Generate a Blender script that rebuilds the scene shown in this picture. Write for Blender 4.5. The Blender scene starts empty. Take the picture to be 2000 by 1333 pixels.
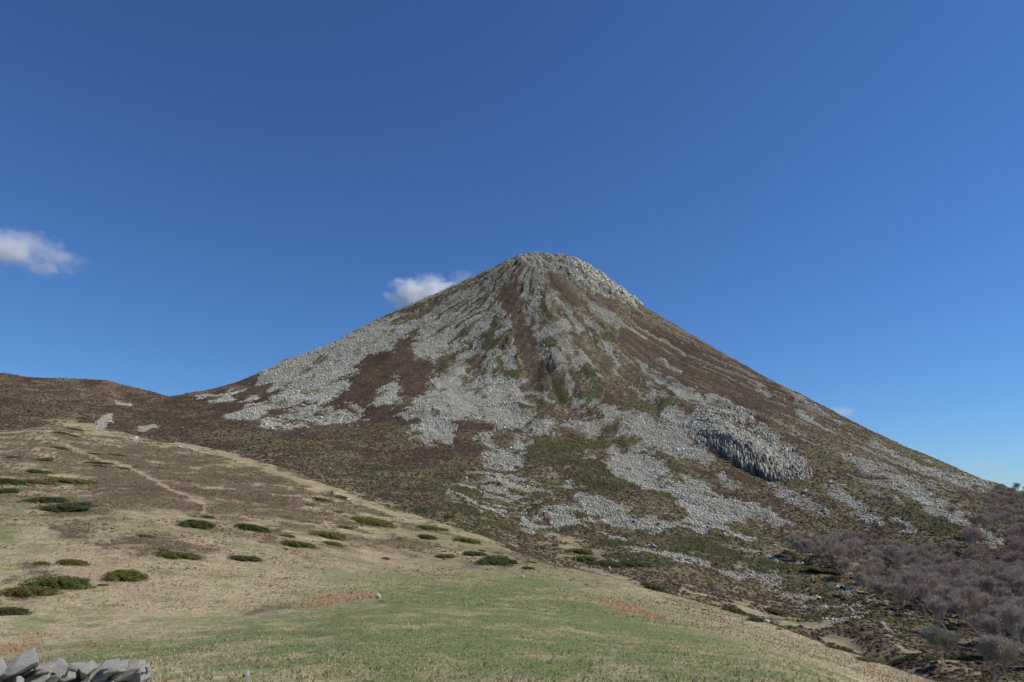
import bpy, bmesh, math, random
import numpy as np
from mathutils import Vector, Matrix
sc = bpy.context.scene
col = sc.collection
rad = math.radians
random.seed(7)
rng = np.random.default_rng(11)

# ---------------------------------------------------------------- camera
PITCH = rad(13.45)
FPX = 1333.33                     # focal length in photo pixels (24 mm on 36 mm, 2000 px wide)
cam_d = bpy.data.cameras.new('camera'); cam = bpy.data.objects.new('camera', cam_d); col.objects.link(cam)
cam_d.lens = 24.0; cam_d.sensor_width = 36.0; cam_d.clip_start = 0.1; cam_d.clip_end = 60000
cam.location = (0, 0, 0); cam.rotation_euler = (math.pi/2 + PITCH, 0, 0)
sc.camera = cam

# ---------------------------------------------------------------- sky and sun
SUN_EL, SUN_AZ = rad(45), rad(92)       # azimuth clockwise from the view direction (+Y)
world = bpy.data.worlds.new("World"); sc.world = world; world.use_nodes = True
wn = world.node_tree; wn.nodes.clear()
sky = wn.nodes.new('ShaderNodeTexSky'); sky.sky_type = 'NISHITA'; sky.sun_disc = False
sky.sun_elevation = SUN_EL; sky.sun_rotation = SUN_AZ
sky.altitude = 0; sky.air_density = 1.0; sky.dust_density = 0.0; sky.ozone_density = 8.0
bg = wn.nodes.new('ShaderNodeBackground'); bg.inputs[1].default_value = 0.108
wb = wn.nodes.new('ShaderNodeMix'); wb.data_type = 'RGBA'; wb.blend_type = 'MULTIPLY'; wb.inputs[0].default_value = 1; wb.inputs[7].default_value = (.59, .785, 1, 1)   # the camera's cool white balance
wo = wn.nodes.new('ShaderNodeOutputWorld')
wn.links.new(sky.outputs[0], wb.inputs[6]); wn.links.new(wb.outputs[2], bg.inputs[0]); wn.links.new(bg.outputs[0], wo.inputs[0])
sun_d = bpy.data.lights.new('sun', 'SUN'); sun_d.energy = 4.4; sun_d.angle = rad(0.53); sun_d.color = (1.0, 0.95, 0.88)
sun = bpy.data.objects.new('sun', sun_d); col.objects.link(sun)
sv = Vector((math.sin(SUN_AZ)*math.cos(SUN_EL), math.cos(SUN_AZ)*math.cos(SUN_EL), math.sin(SUN_EL)))
sun.rotation_euler = sv.to_track_quat('Z', 'Y').to_euler()
sc.view_settings.view_transform = 'Standard'; sc.view_settings.look = 'None'
sc.view_settings.exposure = 0.0; sc.view_settings.gamma = 1.0; sc.view_settings.use_curve_mapping = False
sc.cycles.max_bounces = 10; sc.cycles.diffuse_bounces = 4; sc.cycles.volume_bounces = 10

# ---------------------------------------------------------------- helpers
def tag(o, label=None, cat=None, group=None, kind=None):
    if label: o['label'] = label
    if cat: o['category'] = cat
    if group: o['group'] = group
    if kind: o['kind'] = kind
    return o

def link_mesh(name, verts, faces, mat=None, parent=None, smooth=False):
    me = bpy.data.meshes.new(name)
    verts = np.asarray(verts, np.float32); faces = np.asarray(faces, np.int32)
    n = faces.shape[1]
    me.vertices.add(len(verts)); me.vertices.foreach_set('co', verts.ravel())
    me.loops.add(faces.size); me.loops.foreach_set('vertex_index', faces.ravel())
    me.polygons.add(len(faces)); me.polygons.foreach_set('loop_start', np.arange(0, faces.size, n, dtype=np.int32))
    me.polygons.foreach_set('loop_total', np.full(len(faces), n, np.int32))
    if smooth: me.polygons.foreach_set('use_smooth', np.ones(len(faces), bool))
    me.update(calc_edges=True)
    if mat: me.materials.append(mat)
    o = bpy.data.objects.new(name, me); col.objects.link(o)
    if parent: o.parent = parent
    return o

def color_attr(me, name, arr):
    a = me.attributes.new(name, 'FLOAT_COLOR', 'POINT'); a.data.foreach_set('color', np.ascontiguousarray(arr, np.float32).ravel())

def pchip(x, Y, xs):
    """monotone cubic through (x, Y[k,...]) evaluated at xs -> [len(xs), ...]"""
    x = np.asarray(x, float); Y = np.asarray(Y, float); xs = np.clip(np.asarray(xs, float), x[0], x[-1])
    h = np.diff(x); hs = h.reshape((-1,)+(1,)*(Y.ndim-1)); d = np.diff(Y, axis=0)/hs
    m = np.zeros_like(Y); m[0] = d[0]; m[-1] = d[-1]
    if len(x) > 2:
        w1 = 2*hs[1:]+hs[:-1]; w2 = hs[1:]+2*hs[:-1]; a, b = d[:-1], d[1:]
        same = (a*b) > 0
        with np.errstate(divide='ignore', invalid='ignore'):
            hm = (w1+w2)/(w1/np.where(same, a, 1)+w2/np.where(same, b, 1))
        m[1:-1] = np.where(same, hm, 0)
    k = np.clip(np.searchsorted(x, xs, side='right')-1, 0, len(x)-2)
    t = ((xs-x[k])/h[k]).reshape((-1,)+(1,)*(Y.ndim-1)); hh = h[k].reshape(t.shape)
    return (2*t**3-3*t**2+1)*Y[k]+(t**3-2*t**2+t)*hh*m[k]+(-2*t**3+3*t**2)*Y[k+1]+(t**3-t**2)*hh*m[k+1]

def _hash(ix, iy, seed):
    h = (ix.astype(np.int64)*374761393 + iy.astype(np.int64)*668265263 + seed*974634777) & 0xffffffff
    h = ((h ^ (h >> 13))*1274126177) & 0xffffffff
    h = ((h ^ (h >> 16))*2246822519) & 0xffffffff
    return ((h ^ (h >> 15)) & 0xffffff)/float(0xffffff)
def vnoise(x, y, seed=0):
    x0 = np.floor(x); y0 = np.floor(y); fx = x-x0; fy = y-y0
    fx = fx*fx*(3-2*fx); fy = fy*fy*(3-2*fy)
    x0 = x0.astype(np.int64); y0 = y0.astype(np.int64)
    a = _hash(x0, y0, seed); b = _hash(x0+1, y0, seed); c = _hash(x0, y0+1, seed); d = _hash(x0+1, y0+1, seed)
    return (a+(b-a)*fx)*(1-fy)+(c+(d-c)*fx)*fy
def fbm(x, y, octs=4, seed=0, gain=0.5):
    s = 0; a = 1; t = 0
    for i in range(octs):
        ca, sa = math.cos(i*1.3+.4), math.sin(i*1.3+.4)
        s = s+a*vnoise((x*ca-y*sa)*2**i, (x*sa+y*ca)*2**i, seed+i*17); t += a; a *= gain
    return s/t
def sstep(a, b, x):
    t = np.clip((x-a)/(b-a), 0, 1); return t*t*(3-2*t)

def unproj(u, y, r):
    """world point at horizontal distance r from the camera, seen at photo pixel (u, y)"""
    X = (np.asarray(u, float)-1000)/FPX; Z = (666.5-np.asarray(y, float))/FPX
    cy = math.cos(PITCH)-Z*math.sin(PITCH); cz = math.sin(PITCH)+Z*math.cos(PITCH)
    k = r/np.sqrt(X*X+cy*cy)
    return X*k, cy*k, cz*k
def proj(x, y, z):
    fw = y*math.cos(PITCH)+z*math.sin(PITCH); up = -y*math.sin(PITCH)+z*math.cos(PITCH)
    return 1000+FPX*x/fw, 666.5-FPX*up/fw

# ---------------------------------------------------------------- relief: contour-like control lines, near to far
# each line: (sight column, sight row, metres from the camera), i.e. surveyed points of the land
LINES = [
 [(-600,2500,2.2),(1000,2500,2.2),(2600,2600,2.2)],
 [(-600,1345,12),(0,1350,12.5),(1000,1345,12.5),(1500,1360,13),(1800,1480,13),(2000,1580,12),(2600,1800,9)],
 [(-600,1290,26),(0,1262,32),(300,1227,37),(540,1191,46),(730,1161,55),(1000,1180,50),(1200,1206,48),(1500,1270,38),(1800,1385,32),(2000,1460,26),(2600,1640,20)],
 [(-600,1130,60),(0,1080,75),(300,1062,85),(600,1080,95),(800,1100,105),(1060,1130,95),(1250,1167,85),(1500,1240,65),(1700,1315,52),(1870,1385,42),(2000,1430,38),(2600,1600,30)],
 [(-600,990,130),(0,960,150),(200,940,180),(400,960,180),(600,1010,150),(800,1052,135),(1000,1092,118),(1250,1155,99),(1500,1229,77),(1700,1302,62),(1870,1366,50),(2000,1415,45),(2600,1580,36)],
 [(-600,850,250),(0,845,330),(100,832,360),(200,838,390),(270,856,370),(440,886,320),(560,920,270),(650,956,235),(700,974,222),(800,1005,195),(900,1037,165),(1000,1078,140),(1060,1098,130),(1150,1117,120),(1250,1145,110),(1400,1187,95),(1500,1220,85),(1620,1262,74),(1700,1290,68),(1800,1323,60),(1870,1346,55),(2000,1400,50),(2600,1560,42)],
 [(-600,845,275),(0,840,345),(200,834,402),(270,851,380),(440,882,330),(560,915,280),(700,969,232),(800,1000,205),(900,1033,176),(1000,1074,155),(1060,1100,150),(1150,1121,147),(1250,1151,140),(1500,1229,115),(1700,1302,100),(1800,1328,88),(1870,1345,76),(2000,1395,66),(2600,1560,60)],
 [(-600,830,330),(0,820,400),(200,820,420),(270,838,400),(440,870,345),(560,900,300),(700,955,250),(900,1020,190),(1060,1070,185),(1250,1110,170),(1500,1190,150),(1700,1240,120),(1850,1290,100),(2000,1300,95),(2600,1400,85)],
 [(-600,805,380),(0,800,440),(200,805,450),(270,815,440),(440,845,395),(560,862,360),(700,900,320),(900,960,260),(1060,1020,235),(1250,1040,235),(1500,1090,240),(1700,1140,200),(1850,1180,170),(2000,1200,150),(2600,1250,140)],
 [(-600,785,450),(0,780,490),(200,787,500),(270,797,490),(440,815,450),(560,825,430),(700,850,395),(900,900,330),(1060,940,310),(1250,960,310),(1500,1010,320),(1700,1060,290),(1850,1090,260),(2000,1110,230),(2600,1140,200)],
 [(-600,762,520),(0,759,550),(200,772,550),(270,786,545),(440,788,515),(560,785,500),(700,795,470),(900,825,425),(1060,860,400),(1250,872,415),(1500,910,420),(1700,960,390),(1850,1000,350),(2000,1040,320),(2600,1070,280)],
 [(-600,753,600),(0,744,600),(200,758,590),(270,776,575),(440,773,590),(560,755,600),(700,722,600),(900,700,605),(1060,680,600),(1250,722,625),(1500,800,580),(1700,890,510),(1850,950,460),(2000,1000,420),(2600,1040,340)],
 [(-600,749,660),(0,736,625),(200,751,605),(270,768,592),(330,777,592),(440,763,630),(560,731,660),(700,681,690),(900,622,730),(1060,588,725),(1150,600,735),(1250,650,740),(1500,768,670),(1700,864,590),(1850,928,535),(2000,987,480),(2600,1020,380)],
 [(-600,745,700),(-200,740,680),(0,730,650),(60,738,640),(200,743,620),(230,750,615),(280,764,607),(325,775,600),(345,772,605),(400,762,635),(480,742,680),(560,708,715),(640,675,750),(700,642,775),(760,613,797),(830,585,820),(900,553,835),(960,525,842),(1000,506,846),(1035,498,850),(1090,500,850),(1135,513,848),(1170,535,845),(1210,563,841),(1240,588,838),(1290,620,827),(1400,682,797),(1500,738,760),(1600,790,715),(1700,840,670),(1800,886,630),(1870,916,603),(1950,951,565),(2000,972,540),(2200,985,480),(2600,1000,420)],
 [(-600,800,820),(0,775,780),(330,800,760),(560,765,820),(830,650,900),(1040,545,925),(1240,630,930),(1500,780,900),(1850,960,800),(2000,1010,760),(2600,1020,700)],
 [(-600,1030,1700),(1000,1040,1700),(2600,1040,1700)],
 [(-600,1004,9000),(1000,1004,9000),(2600,1004,9000)],
]
RIDGE = 13; EDGE = 5
ROWS = [34, 90, 88, 56, 62, 8, 40, 66, 64, 62, 76, 62, 44, 14, 4, 3]
us = np.concatenate([np.linspace(-600, -60, 90)[:-1], np.linspace(-60, 2060, 1270), np.linspace(2060, 2600, 90)[1:]])
Lu = np.array([pchip([p[0] for p in L], np.array([[p[1], math.log(p[2])] for p in L]), us) for L in LINES])   # [line, u, 2]
ss = np.concatenate([np.linspace(k, k+1, n, endpoint=False) for k, n in enumerate(ROWS)]+[[len(LINES)-1]])
# keep the rows near the foot dense in image terms
G = pchip(np.arange(len(LINES)), Lu, ss)
GY, GR = G[..., 0], np.exp(G[..., 1])
GU = np.broadcast_to(us, GY.shape); GS = np.broadcast_to(ss[:, None], GY.shape)
NR, NC = GY.shape
px, py, pz = unproj(GU, GY, GR)

APEX = unproj(1050, 497, 850)
def cone_polar(x, y):
    dx, dy = x-APEX[0], y-APEX[1]
    return np.arctan2(dx, -dy), np.hypot(dx, dy)
phi, rho = cone_polar(px, py)
n_big = fbm(px/60, py/60, 4, 1)-.5
n_mid = fbm(px/9, py/9, 4, 5)-.5
n_fine = fbm(px/1.6, py/1.6, 3, 9)-.5
wph = phi+.16*(fbm(px/45, py/45, 3, 151)-.5)*sstep(40, 200, rho)+.05*(fbm(px/14, py/14, 3, 152)-.5)
near_top = 1-sstep(60, 190, rho)
streakA = fbm(wph*17+3, rho/55, 4, 21)*(1-near_top)+fbm(px/22, py/30, 4, 22)*near_top          # runs down the slope
streakB = fbm(wph*48+9, rho/24, 4, 33)

# ---------------------------------------------------------------- ground cover: outlines of the real patches, ragged by noise
def poly_w(P, soft=3.0, rag=8.0, smin=-1, smax=99, seed=0):
    P = np.array(P, float); x0, y0 = P.min(0)-20; x1, y1 = P.max(0)+20
    w = np.zeros(GY.shape, np.float32)
    sel = (GU > x0) & (GU < x1) & (GY > y0) & (GY < y1) & (GS >= smin) & (GS <= smax)
    idx = np.nonzero(sel)
    if len(idx[0]) == 0: return w
    X = GU[idx]+(WN1[idx])*rag*1.6; Y = GY[idx]+(WN2[idx])*rag
    ins = np.zeros(len(X), bool); d2 = np.full(len(X), 1e9)
    for i in range(len(P)):
        ax, ay = P[i]; bx, by = P[(i+1) % len(P)]
        ex, ey = bx-ax, by-ay
        t = np.clip(((X-ax)*ex+(Y-ay)*ey)/(ex*ex+ey*ey+1e-9), 0, 1)
        d2 = np.minimum(d2, (X-ax-t*ex)**2+(Y-ay-t*ey)**2)
        if ay != by:
            c = ((ay > Y) != (by > Y)) & (X < (bx-ax)*(Y-ay)/(by-ay)+ax)
            ins ^= c
    d = np.sqrt(d2)*np.where(ins, 1, -1)
    w[idx] = sstep(-soft, soft, d)
    return w
def line_w(P, width, soft=2.0, rag=4.0, smin=-1, smax=99):
    P = np.array(P, float); m = 20+width
    x0, y0 = P.min(0)-m; x1, y1 = P.max(0)+m
    w = np.zeros(GY.shape, np.float32)
    idx = np.nonzero((GU > x0) & (GU < x1) & (GY > y0) & (GY < y1) & (GS >= smin) & (GS <= smax))
    if len(idx[0]) == 0: return w
    X = GU[idx]+WN1[idx]*rag; Y = GY[idx]+WN2[idx]*rag; d2 = np.full(len(X), 1e9)
    for i in range(len(P)-1):
        ax, ay = P[i]; ex, ey = P[i+1]-P[i]
        t = np.clip(((X-ax)*ex+(Y-ay)*ey)/(ex*ex+ey*ey+1e-9), 0, 1)
        d2 = np.minimum(d2, (X-ax-t*ex)**2+(Y-ay-t*ey)**2)
    w[idx] = 1-sstep(width-soft, width+soft, np.sqrt(d2))
    return w
# warp field, coherent in the world (scaled with distance so that near and far edges are equally ragged)
lr = np.log(np.maximum(GR, 1))
WN1 = fbm(px/GR*90, lr*60, 4, 41)*2-1; WN2 = fbm(px/GR*90, lr*60, 4, 57)*2-1
WN1 = WN1*1.6; WN2 = WN2*1.6

MT = 5.2          # rows beyond the meadow edge belong to the mountain and hill
Z = np.zeros(GY.shape, np.float32)
S = Z.copy(); H = Z.copy(); J = Z.copy(); GR_ = Z.copy(); B = Z.copy(); E = Z.copy(); PL = Z.copy(); PA = Z.copy()
isM = (GS > EDGE+.3).astype(np.float32)
# base of the mountain: heather with olive juniper by noise
H += isM*1.0
jn = fbm(px/22+5, py/14, 4, 77)
lowM = isM*sstep(880, 960, GY)*sstep(560, 900, GU)
J += isM*sstep(.56, .68, jn)*(.25+.75*lowM)
H *= (1-J)
def add(w, amt, *who):
    """lay cover who[0] with strength w*amt over the others"""
    global S, H, J, GR_, B, E, PL
    w = np.clip(w*amt, 0, 1)
    for nme in ('S', 'H', 'J', 'GR_', 'B', 'E', 'PL'):
        a = globals()[nme]; a *= (1-w)
        if nme == who[0]: a += w
def pat(base, thr, soft=.06):
    return sstep(thr-soft, thr+soft, base)
# mosaic of rock and turf on the upper cone
mosaic = poly_w([(730,622),(900,545),(1035,490),(1140,500),(1260,590),(1330,640),(1290,640),(1230,650),(1225,700),(1300,740),(1400,790),(1460,830),(1400,830),(1330,850),(1230,860),(1180,850),(1100,830),(1000,830),(900,760),(840,720),(800,640),(760,640)], 10, 10, MT)
rockst = .55*streakA+.45*streakB
spk = fbm(px/3.2, py/3.2, 3, 131)
add(mosaic, .45, 'J')
add(mosaic*pat(.62*streakA+.38*streakB+.28*(spk-.5)+.10*(fbm(px/25, py/25, 3, 132)-.5), .428, .018), .98, 'S')
add(mosaic*pat(fbm(wph*26+31, rho/40, 4, 133)+.2*(spk-.5), .60, .02), .95, 'J')
add(mosaic*pat(fbm(wph*24+51, rho/45, 4, 134)+.2*(spk-.5), .61, .02), .95, 'H')
# left fringe of stones
fr = poly_w([(380,765),(500,735),(560,745),(560,770),(520,800),(500,830),(440,815),(400,790)], 8, 10, MT)
add(fr*pat(fbm(px/14, py/30, 4, 88), .53, .04), .85, 'S')
SC = [
 [(745,622),(700,640),(640,670),(560,704),(500,734),(545,750),(558,764),(540,778),(515,795),(560,795),(615,785),(560,808),(512,820),(500,832),(520,842),(560,842),(600,834),(640,826),(690,829),(712,818),(706,805),(668,806),(640,800),(625,797),(640,785),(662,765),(678,750),(672,738),(690,724),(703,708),(708,690),(735,690),(763,690),(768,675),(778,662),(800,640),(815,622),(800,624),(770,640),(760,652),(752,640),(760,628)],
 [(778,740),(770,760),(775,780),(785,785),(770,800),(745,802),(728,798),(732,775),(748,760),(755,752)],
 [(845,745),(860,730),(902,715),(905,754),(920,769),(935,787),(962,793),(995,796),(1010,814),(1040,820),(1070,829),(1085,841),(1055,850),(1010,841),(968,838),(926,826),(890,826),(878,841),(872,856),(827,860),(803,856),(806,838),(818,829),(779,817),(794,805),(818,778),(839,760)],
 [(840,628),(848,650),(838,665),(850,690),(835,700),(815,700),(806,690),(812,665),(828,640)],
 [(929,850),(960,848),(968,871),(945,868)],
 [(950,880),(975,872),(1000,882),(1025,890),(1028,905),(1005,916),(975,916),(945,905)],
 [(998,860),(1040,860),(1080,853),(1050,866),(1020,878),(1000,875)],
 [(1225,820),(1245,818),(1290,832),(1330,850),(1360,870),(1385,890),(1400,905),(1380,905),(1350,895),(1310,890),(1270,880),(1240,862),(1215,850),(1220,835)],
 [(1186,868),(1230,872),(1262,884),(1282,892),(1318,922),(1360,934),(1390,958),(1435,976),(1480,988),(1528,1018),(1545,1032),(1510,1033),(1468,1012),(1440,1022),(1402,1034),(1340,1026),(1270,1042),(1200,1022),(1150,1006),(1122,992),(1130,970),(1160,965),(1200,960),(1190,920),(1180,905),(1190,895),(1195,880)],
 [(1135,895),(1150,882),(1158,895),(1150,912),(1130,912)],
 [(1060,925),(1085,922),(1090,936),(1065,936)],
 [(1095,942),(1112,938),(1118,950),(1100,952)],
 [(1075,1000),(1100,997),(1118,1015),(1140,1030),(1110,1030),(1085,1038),(1070,1020)],
 [(1504,811),(1560,840),(1610,866),(1650,888),(1700,906),(1760,933),(1800,955),(1850,983),(1900,1013),(1952,1045),(1935,1060),(1890,1053),(1840,1020),(1800,990),(1760,957),(1700,925),(1640,896),(1590,872),(1550,850)],
 [(1755,893),(1800,903),(1850,925),(1900,938),(1945,957),(1930,964),(1890,953),(1850,940),(1790,912)],
 [(1612,945),(1640,952),(1665,975),(1700,1005),(1722,1030),(1690,1036),(1670,1010),(1650,990),(1625,970)],
 [(1680,975),(1700,985),(1725,1008),(1715,1010),(1690,990)],
 [(1500,950),(1530,963),(1555,976),(1605,1010),(1590,1014),(1550,992),(1510,967)],
 [(1740,1022),(1775,1035),(1790,1046),(1765,1044)],
 [(905,742),(960,735),(1000,745),(1050,790),(1010,800),(960,790),(930,780)],
]
SC.append([(1400,930),(1425,938),(1445,955),(1420,950)])
HE = [[(790,650),(830,636),(842,636),(820,658),(810,690),(800,712),(840,702),(848,730),(840,755),(818,768),(800,778),(785,786),(772,770),(778,745),(760,755),(735,775),(728,795),(700,805),(665,797),(650,790),(680,755),(700,720),(735,690),(765,690),(775,670)],
 [(757,642),(770,628),(800,612),(850,590),(900,562),(890,580),(850,602),(815,620),(780,632),(768,650)],
 [(968,560),(985,550),(1010,556),(1018,590),(1024,625),(1045,655),(1060,690),(1082,715),(1088,748),(1070,765),(1045,755),(1025,725),(1008,690),(998,650),(985,610),(972,585)],
 [(702,680),(725,674),(736,680),(732,690),(705,708)],
 [(1060,530),(1100,535),(1120,560),(1150,600),(1190,640),(1150,620),(1110,590),(1080,560)],
 [(1135,560),(1190,572),(1215,600),(1230,625),(1190,600),(1150,585)],
 [(895,752),(925,770),(960,775),(990,795),(950,785),(915,775)],
]
# wide heather slope on the right of the cone
add(poly_w([(1190,600),(1250,590),(1420,680),(1620,790),(1900,925),(2700,1040),(2700,1400),(1700,1200),(1500,1040),(1420,950),(1600,960),(1560,890),(1480,835),(1440,800),(1350,765),(1285,728),(1235,702),(1198,668),(1205,640)], 8, 9, MT), .93, 'H')
for k, P in enumerate(HE): add(poly_w(P, 3, 8, MT), .9, 'H')
midv = mosaic*sstep(940, 1010, GU)*sstep(700, 750, GY)
add(midv*pat(fbm(wph*34+71, rho/22, 4, 171)+.3*(spk-.5), .575, .02), .9, 'H')
add(midv*pat(fbm(wph*34+91, rho/20, 4, 172)+.3*(spk-.5), .59, .02), .9, 'J')
n173 = fbm(px/9, py/9, 3, 173)
for P in SC:
    w = poly_w(P, 13, 7, MT); add(pat(w+1.25*(spk-.5)+.5*(n173-.5), .5, .10)*(w > .02), .96, 'S')
add((S > .6)*pat(fbm(px/8+5, py/12, 4, 174)+.2*(spk-.5), .685, .02), .8, 'J')
# pale slope above the cliff, pale talus in the middle of the fan
palew = poly_w([(1265,722),(1290,735),(1340,762),(1400,785),(1455,818),(1420,818),(1380,803),(1340,792),(1295,762)], 5, 8, MT)
add(palew*pat(streakB, .42), .85, 'S')
PL = np.clip(poly_w([(848,735),(905,715),(915,760),(945,790),(960,815),(900,822),(860,800),(845,770)], 12, 8, MT)+.6*poly_w([(1190,880),(1230,885),(1260,920),(1260,950),(1225,935),(1200,905)], 8, 8, MT)+.6*palew, 0, 1)
cliffP = [(1290,815),(1305,805),(1330,808),(1345,822),(1360,810),(1400,800),(1440,800),(1470,825),(1500,845),(1530,868),(1560,893),(1592,925),(1560,932),(1540,934),(1505,930),(1490,917),(1450,907),(1430,897),(1400,882),(1370,864),(1345,852),(1330,842),(1310,838),(1295,830)]
cliffw = poly_w(cliffP, 3, 5, MT)
add(cliffw, .6, 'H'); add(cliffw*pat(spk+.30*(1-sstep(20, 45, 826+(GU-1284)*.36-GY)), .53, .05), .95, 'S')
crag1 = poly_w([(985,520),(1010,503),(1035,494),(1090,495),(1135,508),(1175,535),(1215,562),(1250,592),(1240,605),(1200,585),(1160,570),(1140,550),(1100,530),(1060,525),(1020,522)], 3, 6, MT)
add(crag1, .6, 'H'); add(crag1*pat(fbm(px/6, py/6, 3, 12)+.05, .47, .05), .9, 'S')
# gritty streaks on the right flank
right = poly_w([(1200,590),(1260,590),(1600,780),(1950,950),(1950,1080),(1600,960),(1440,800),(1230,690)], 10, 6, MT)
add(right*pat(fbm(phi*90, rho/70, 3, 93)+.3*(spk-.5), .68, .03), .5, 'S')
add(right*pat(fbm(phi*45+7, rho/60, 3, 94), .66, .04), .5, 'J')
add(poly_w([(1195,655),(1240,640),(1300,680),(1400,735),(1500,790),(1600,850),(1700,905),(1620,890),(1560,862),(1500,812),(1440,802),(1400,775),(1340,750),(1285,725),(1235,702),(1205,682)], 6, 9, MT)*np.clip(.85+1.2*(spk-.5), 0, 1), .9, 'H')
add(poly_w([(1560,905),(1640,925),(1700,950),(1690,985),(1640,950),(1590,940)], 6, 8, MT), .7, 'H')
for P, w_ in [([(1384,772),(1410,786),(1430,800),(1470,822)], 3), ([(1480,752),(1500,768)], 2.5), ([(1525,760),(1560,782),(1600,804),(1640,825)], 2.6), ([(1556,806),(1600,828),(1650,855)], 2.6), ([(1170,600),(1200,622),(1240,650),(1262,668)], 2.5), ([(1250,640),(1300,668),(1340,690)], 2), ([(1150,590),(1190,630)], 2), ([(1290,700),(1330,725)], 2), ([(1700,860),(1760,890),(1830,922)], 3), ([(1440,895),(1500,935),(1560,975),(1620,1012)], 3), ([(1700,960),(1740,975),(1790,1000)], 2)]:
    add(line_w(P, w_, 1.5, 5, MT), .8, 'S'); 
# green covers
JE = [[(1040,855),(1130,850),(1220,853),(1245,870),(1185,868),(1140,880),(1128,912),(1100,925),(1050,905),(1020,910),(1025,870)],
 [(1728,985),(1780,985),(1830,1008),(1885,1040),(1870,1054),(1800,1045),(1745,1015)],
 [(1160,915),(1190,925),(1215,940),(1245,945),(1240,960),(1200,965),(1160,945)],
 [(1262,966),(1282,958),(1318,965),(1322,985),(1290,980)],
 [(1278,925),(1300,940),(1308,946),(1290,943)],[(1300,905),(1320,915),(1324,932),(1310,928)],
 [(870,690),(885,700),(880,720),(860,735),(850,720)],[(1290,885),(1360,920),(1330,925),(1280,900)],
 [(893,668),(905,645),(922,626),(926,632),(912,655),(904,674)],[(932,676),(945,650),(957,640),(950,665),(938,684)],[(1105,690),(1115,700),(1120,730),(1108,720)],[(1140,740),(1155,735),(1165,760),(1180,790),(1160,785)],[(1180,650),(1200,665),(1195,680),(1175,665)],
 [(620,805),(650,800),(640,812),(610,820)],[(775,800),(800,790),(808,800),(790,812),(770,812)],[(1000,795),(1020,790),(1040,815),(1010,808)],
 [(1080,745),(1110,750),(1105,790),(1085,790)],[(1135,760),(1160,780),(1155,810),(1140,800)]]
for P in JE: add(poly_w(P, 3, 8, MT), .9, 'J')
V1 = poly_w([(1120,905),(1150,895),(1185,902),(1190,920),(1215,938),(1240,942),(1245,952),(1265,965),(1280,958),(1315,965),(1322,975),(1318,985),(1335,995),(1343,1012),(1330,1022),(1300,1028),(1265,1024),(1245,1012),(1215,1000),(1180,985),(1150,960),(1120,930)], 3, 6, MT)
add(V1, .95, 'J'); add(V1*sstep(955, 990, GY), .75, 'H')
add(isM*(S < .5)*sstep(800, 900, GY)*pat(fbm(px/20+15, py/14, 4, 176), .52, .06), .6, 'J')
add(isM*(S < .5)*poly_w([(600,900),(900,900),(1050,1010),(1000,1050),(800,1000),(640,950)], 20, 10, MT)*pat(fbm(px/9+25, py/8, 4, 177), .48, .06), .75, 'J')
# stones strewn over the lower slopes
sp = fbm(px/5, py/5, 3, 61)
strewn = poly_w([(930,920),(1050,920),(1130,1000),(1540,1030),(1760,1170),(1860,1260),(1700,1250),(1500,1190),(1250,1100),(1000,1050),(900,1010),(850,960)], 25, 8, MT)
clump = fbm(px/30, py/18, 3, 62)
add(strewn*pat(sp*.6+clump*.5, .665, .03), .65, 'S')
add(poly_w([(940,925),(1030,930),(1075,1000),(1100,1040),(1040,1045),(980,1020),(930,960)], 12, 8, MT)*pat(sp, .50, .04), .7, 'S')
add(strewn*(S < .5)*pat(fbm(px/12+4, py/8, 4, 66), .48, .05), .8, 'J')
add(isM*sstep(.60, .68, fbm(px/7+14, py/5, 4, 67))*sstep(840, 900, GY)*.25, 1, 'TAN')
# pale turf between fence line and the slope (right)
for P in [[(1000,1065),(1080,1050),(1160,1075),(1260,1125),(1180,1100),(1130,1105),(1080,1090)], [(1400,1165),(1500,1180),(1620,1235),(1760,1290),(1870,1345),(1800,1330),(1700,1280),(1500,1215)], [(1040,1048),(1120,1050),(1170,1075),(1130,1080)], [(1700,1225),(1800,1270),(1900,1300),(1950,1330),(1850,1310),(1760,1270)]]:
    add(poly_w(P, 5, 8, EDGE-.3)*np.clip(.9+2.5*(fbm(px/5, py/5, 3, 135)-.5), 0, 1), .5, 'TAN')
add(poly_w([(1535,1075),(1700,1070),(1900,1085),(2600,1080),(2600,1400),(1975,1320),(1880,1275),(1795,1230),(1750,1200),(1690,1180),(1640,1140),(1570,1115)], 10, 8, MT)*np.clip(.6+2*(spk-.5), 0, 1), .9, 'H')
add(poly_w([(1640,1095),(1670,1105),(1700,1130),(1740,1150),(1730,1160),(1690,1150),(1650,1125)], 5, 8, MT), .6, 'B')
# left hill and the saddle
hillw = poly_w([(-900,600),(330,600),(328,777),(240,798),(208,812),(188,850),(-900,930)], 6, 5, MT)
add(hillw, 1, 'H'); add(hillw*np.clip(.35+1.5*(fbm(px/10, py/10, 4, 175)-.5), 0, 1), .5, 'TAN')
for P in [[(205,835),(190,850),(182,838),(196,818),(222,808),(215,822)], [(218,786),(232,790),(254,797),(250,799),(230,795)], [(255,856),(270,852),(262,862)], [(258,838),(300,833),(312,838),(280,843)]]:
    add(poly_w(P, 2, 3, EDGE-.5), .7, 'S')
    PL = np.clip(PL+poly_w(P, 2, 3, EDGE-.5)*.8, 0, 1)
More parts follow.
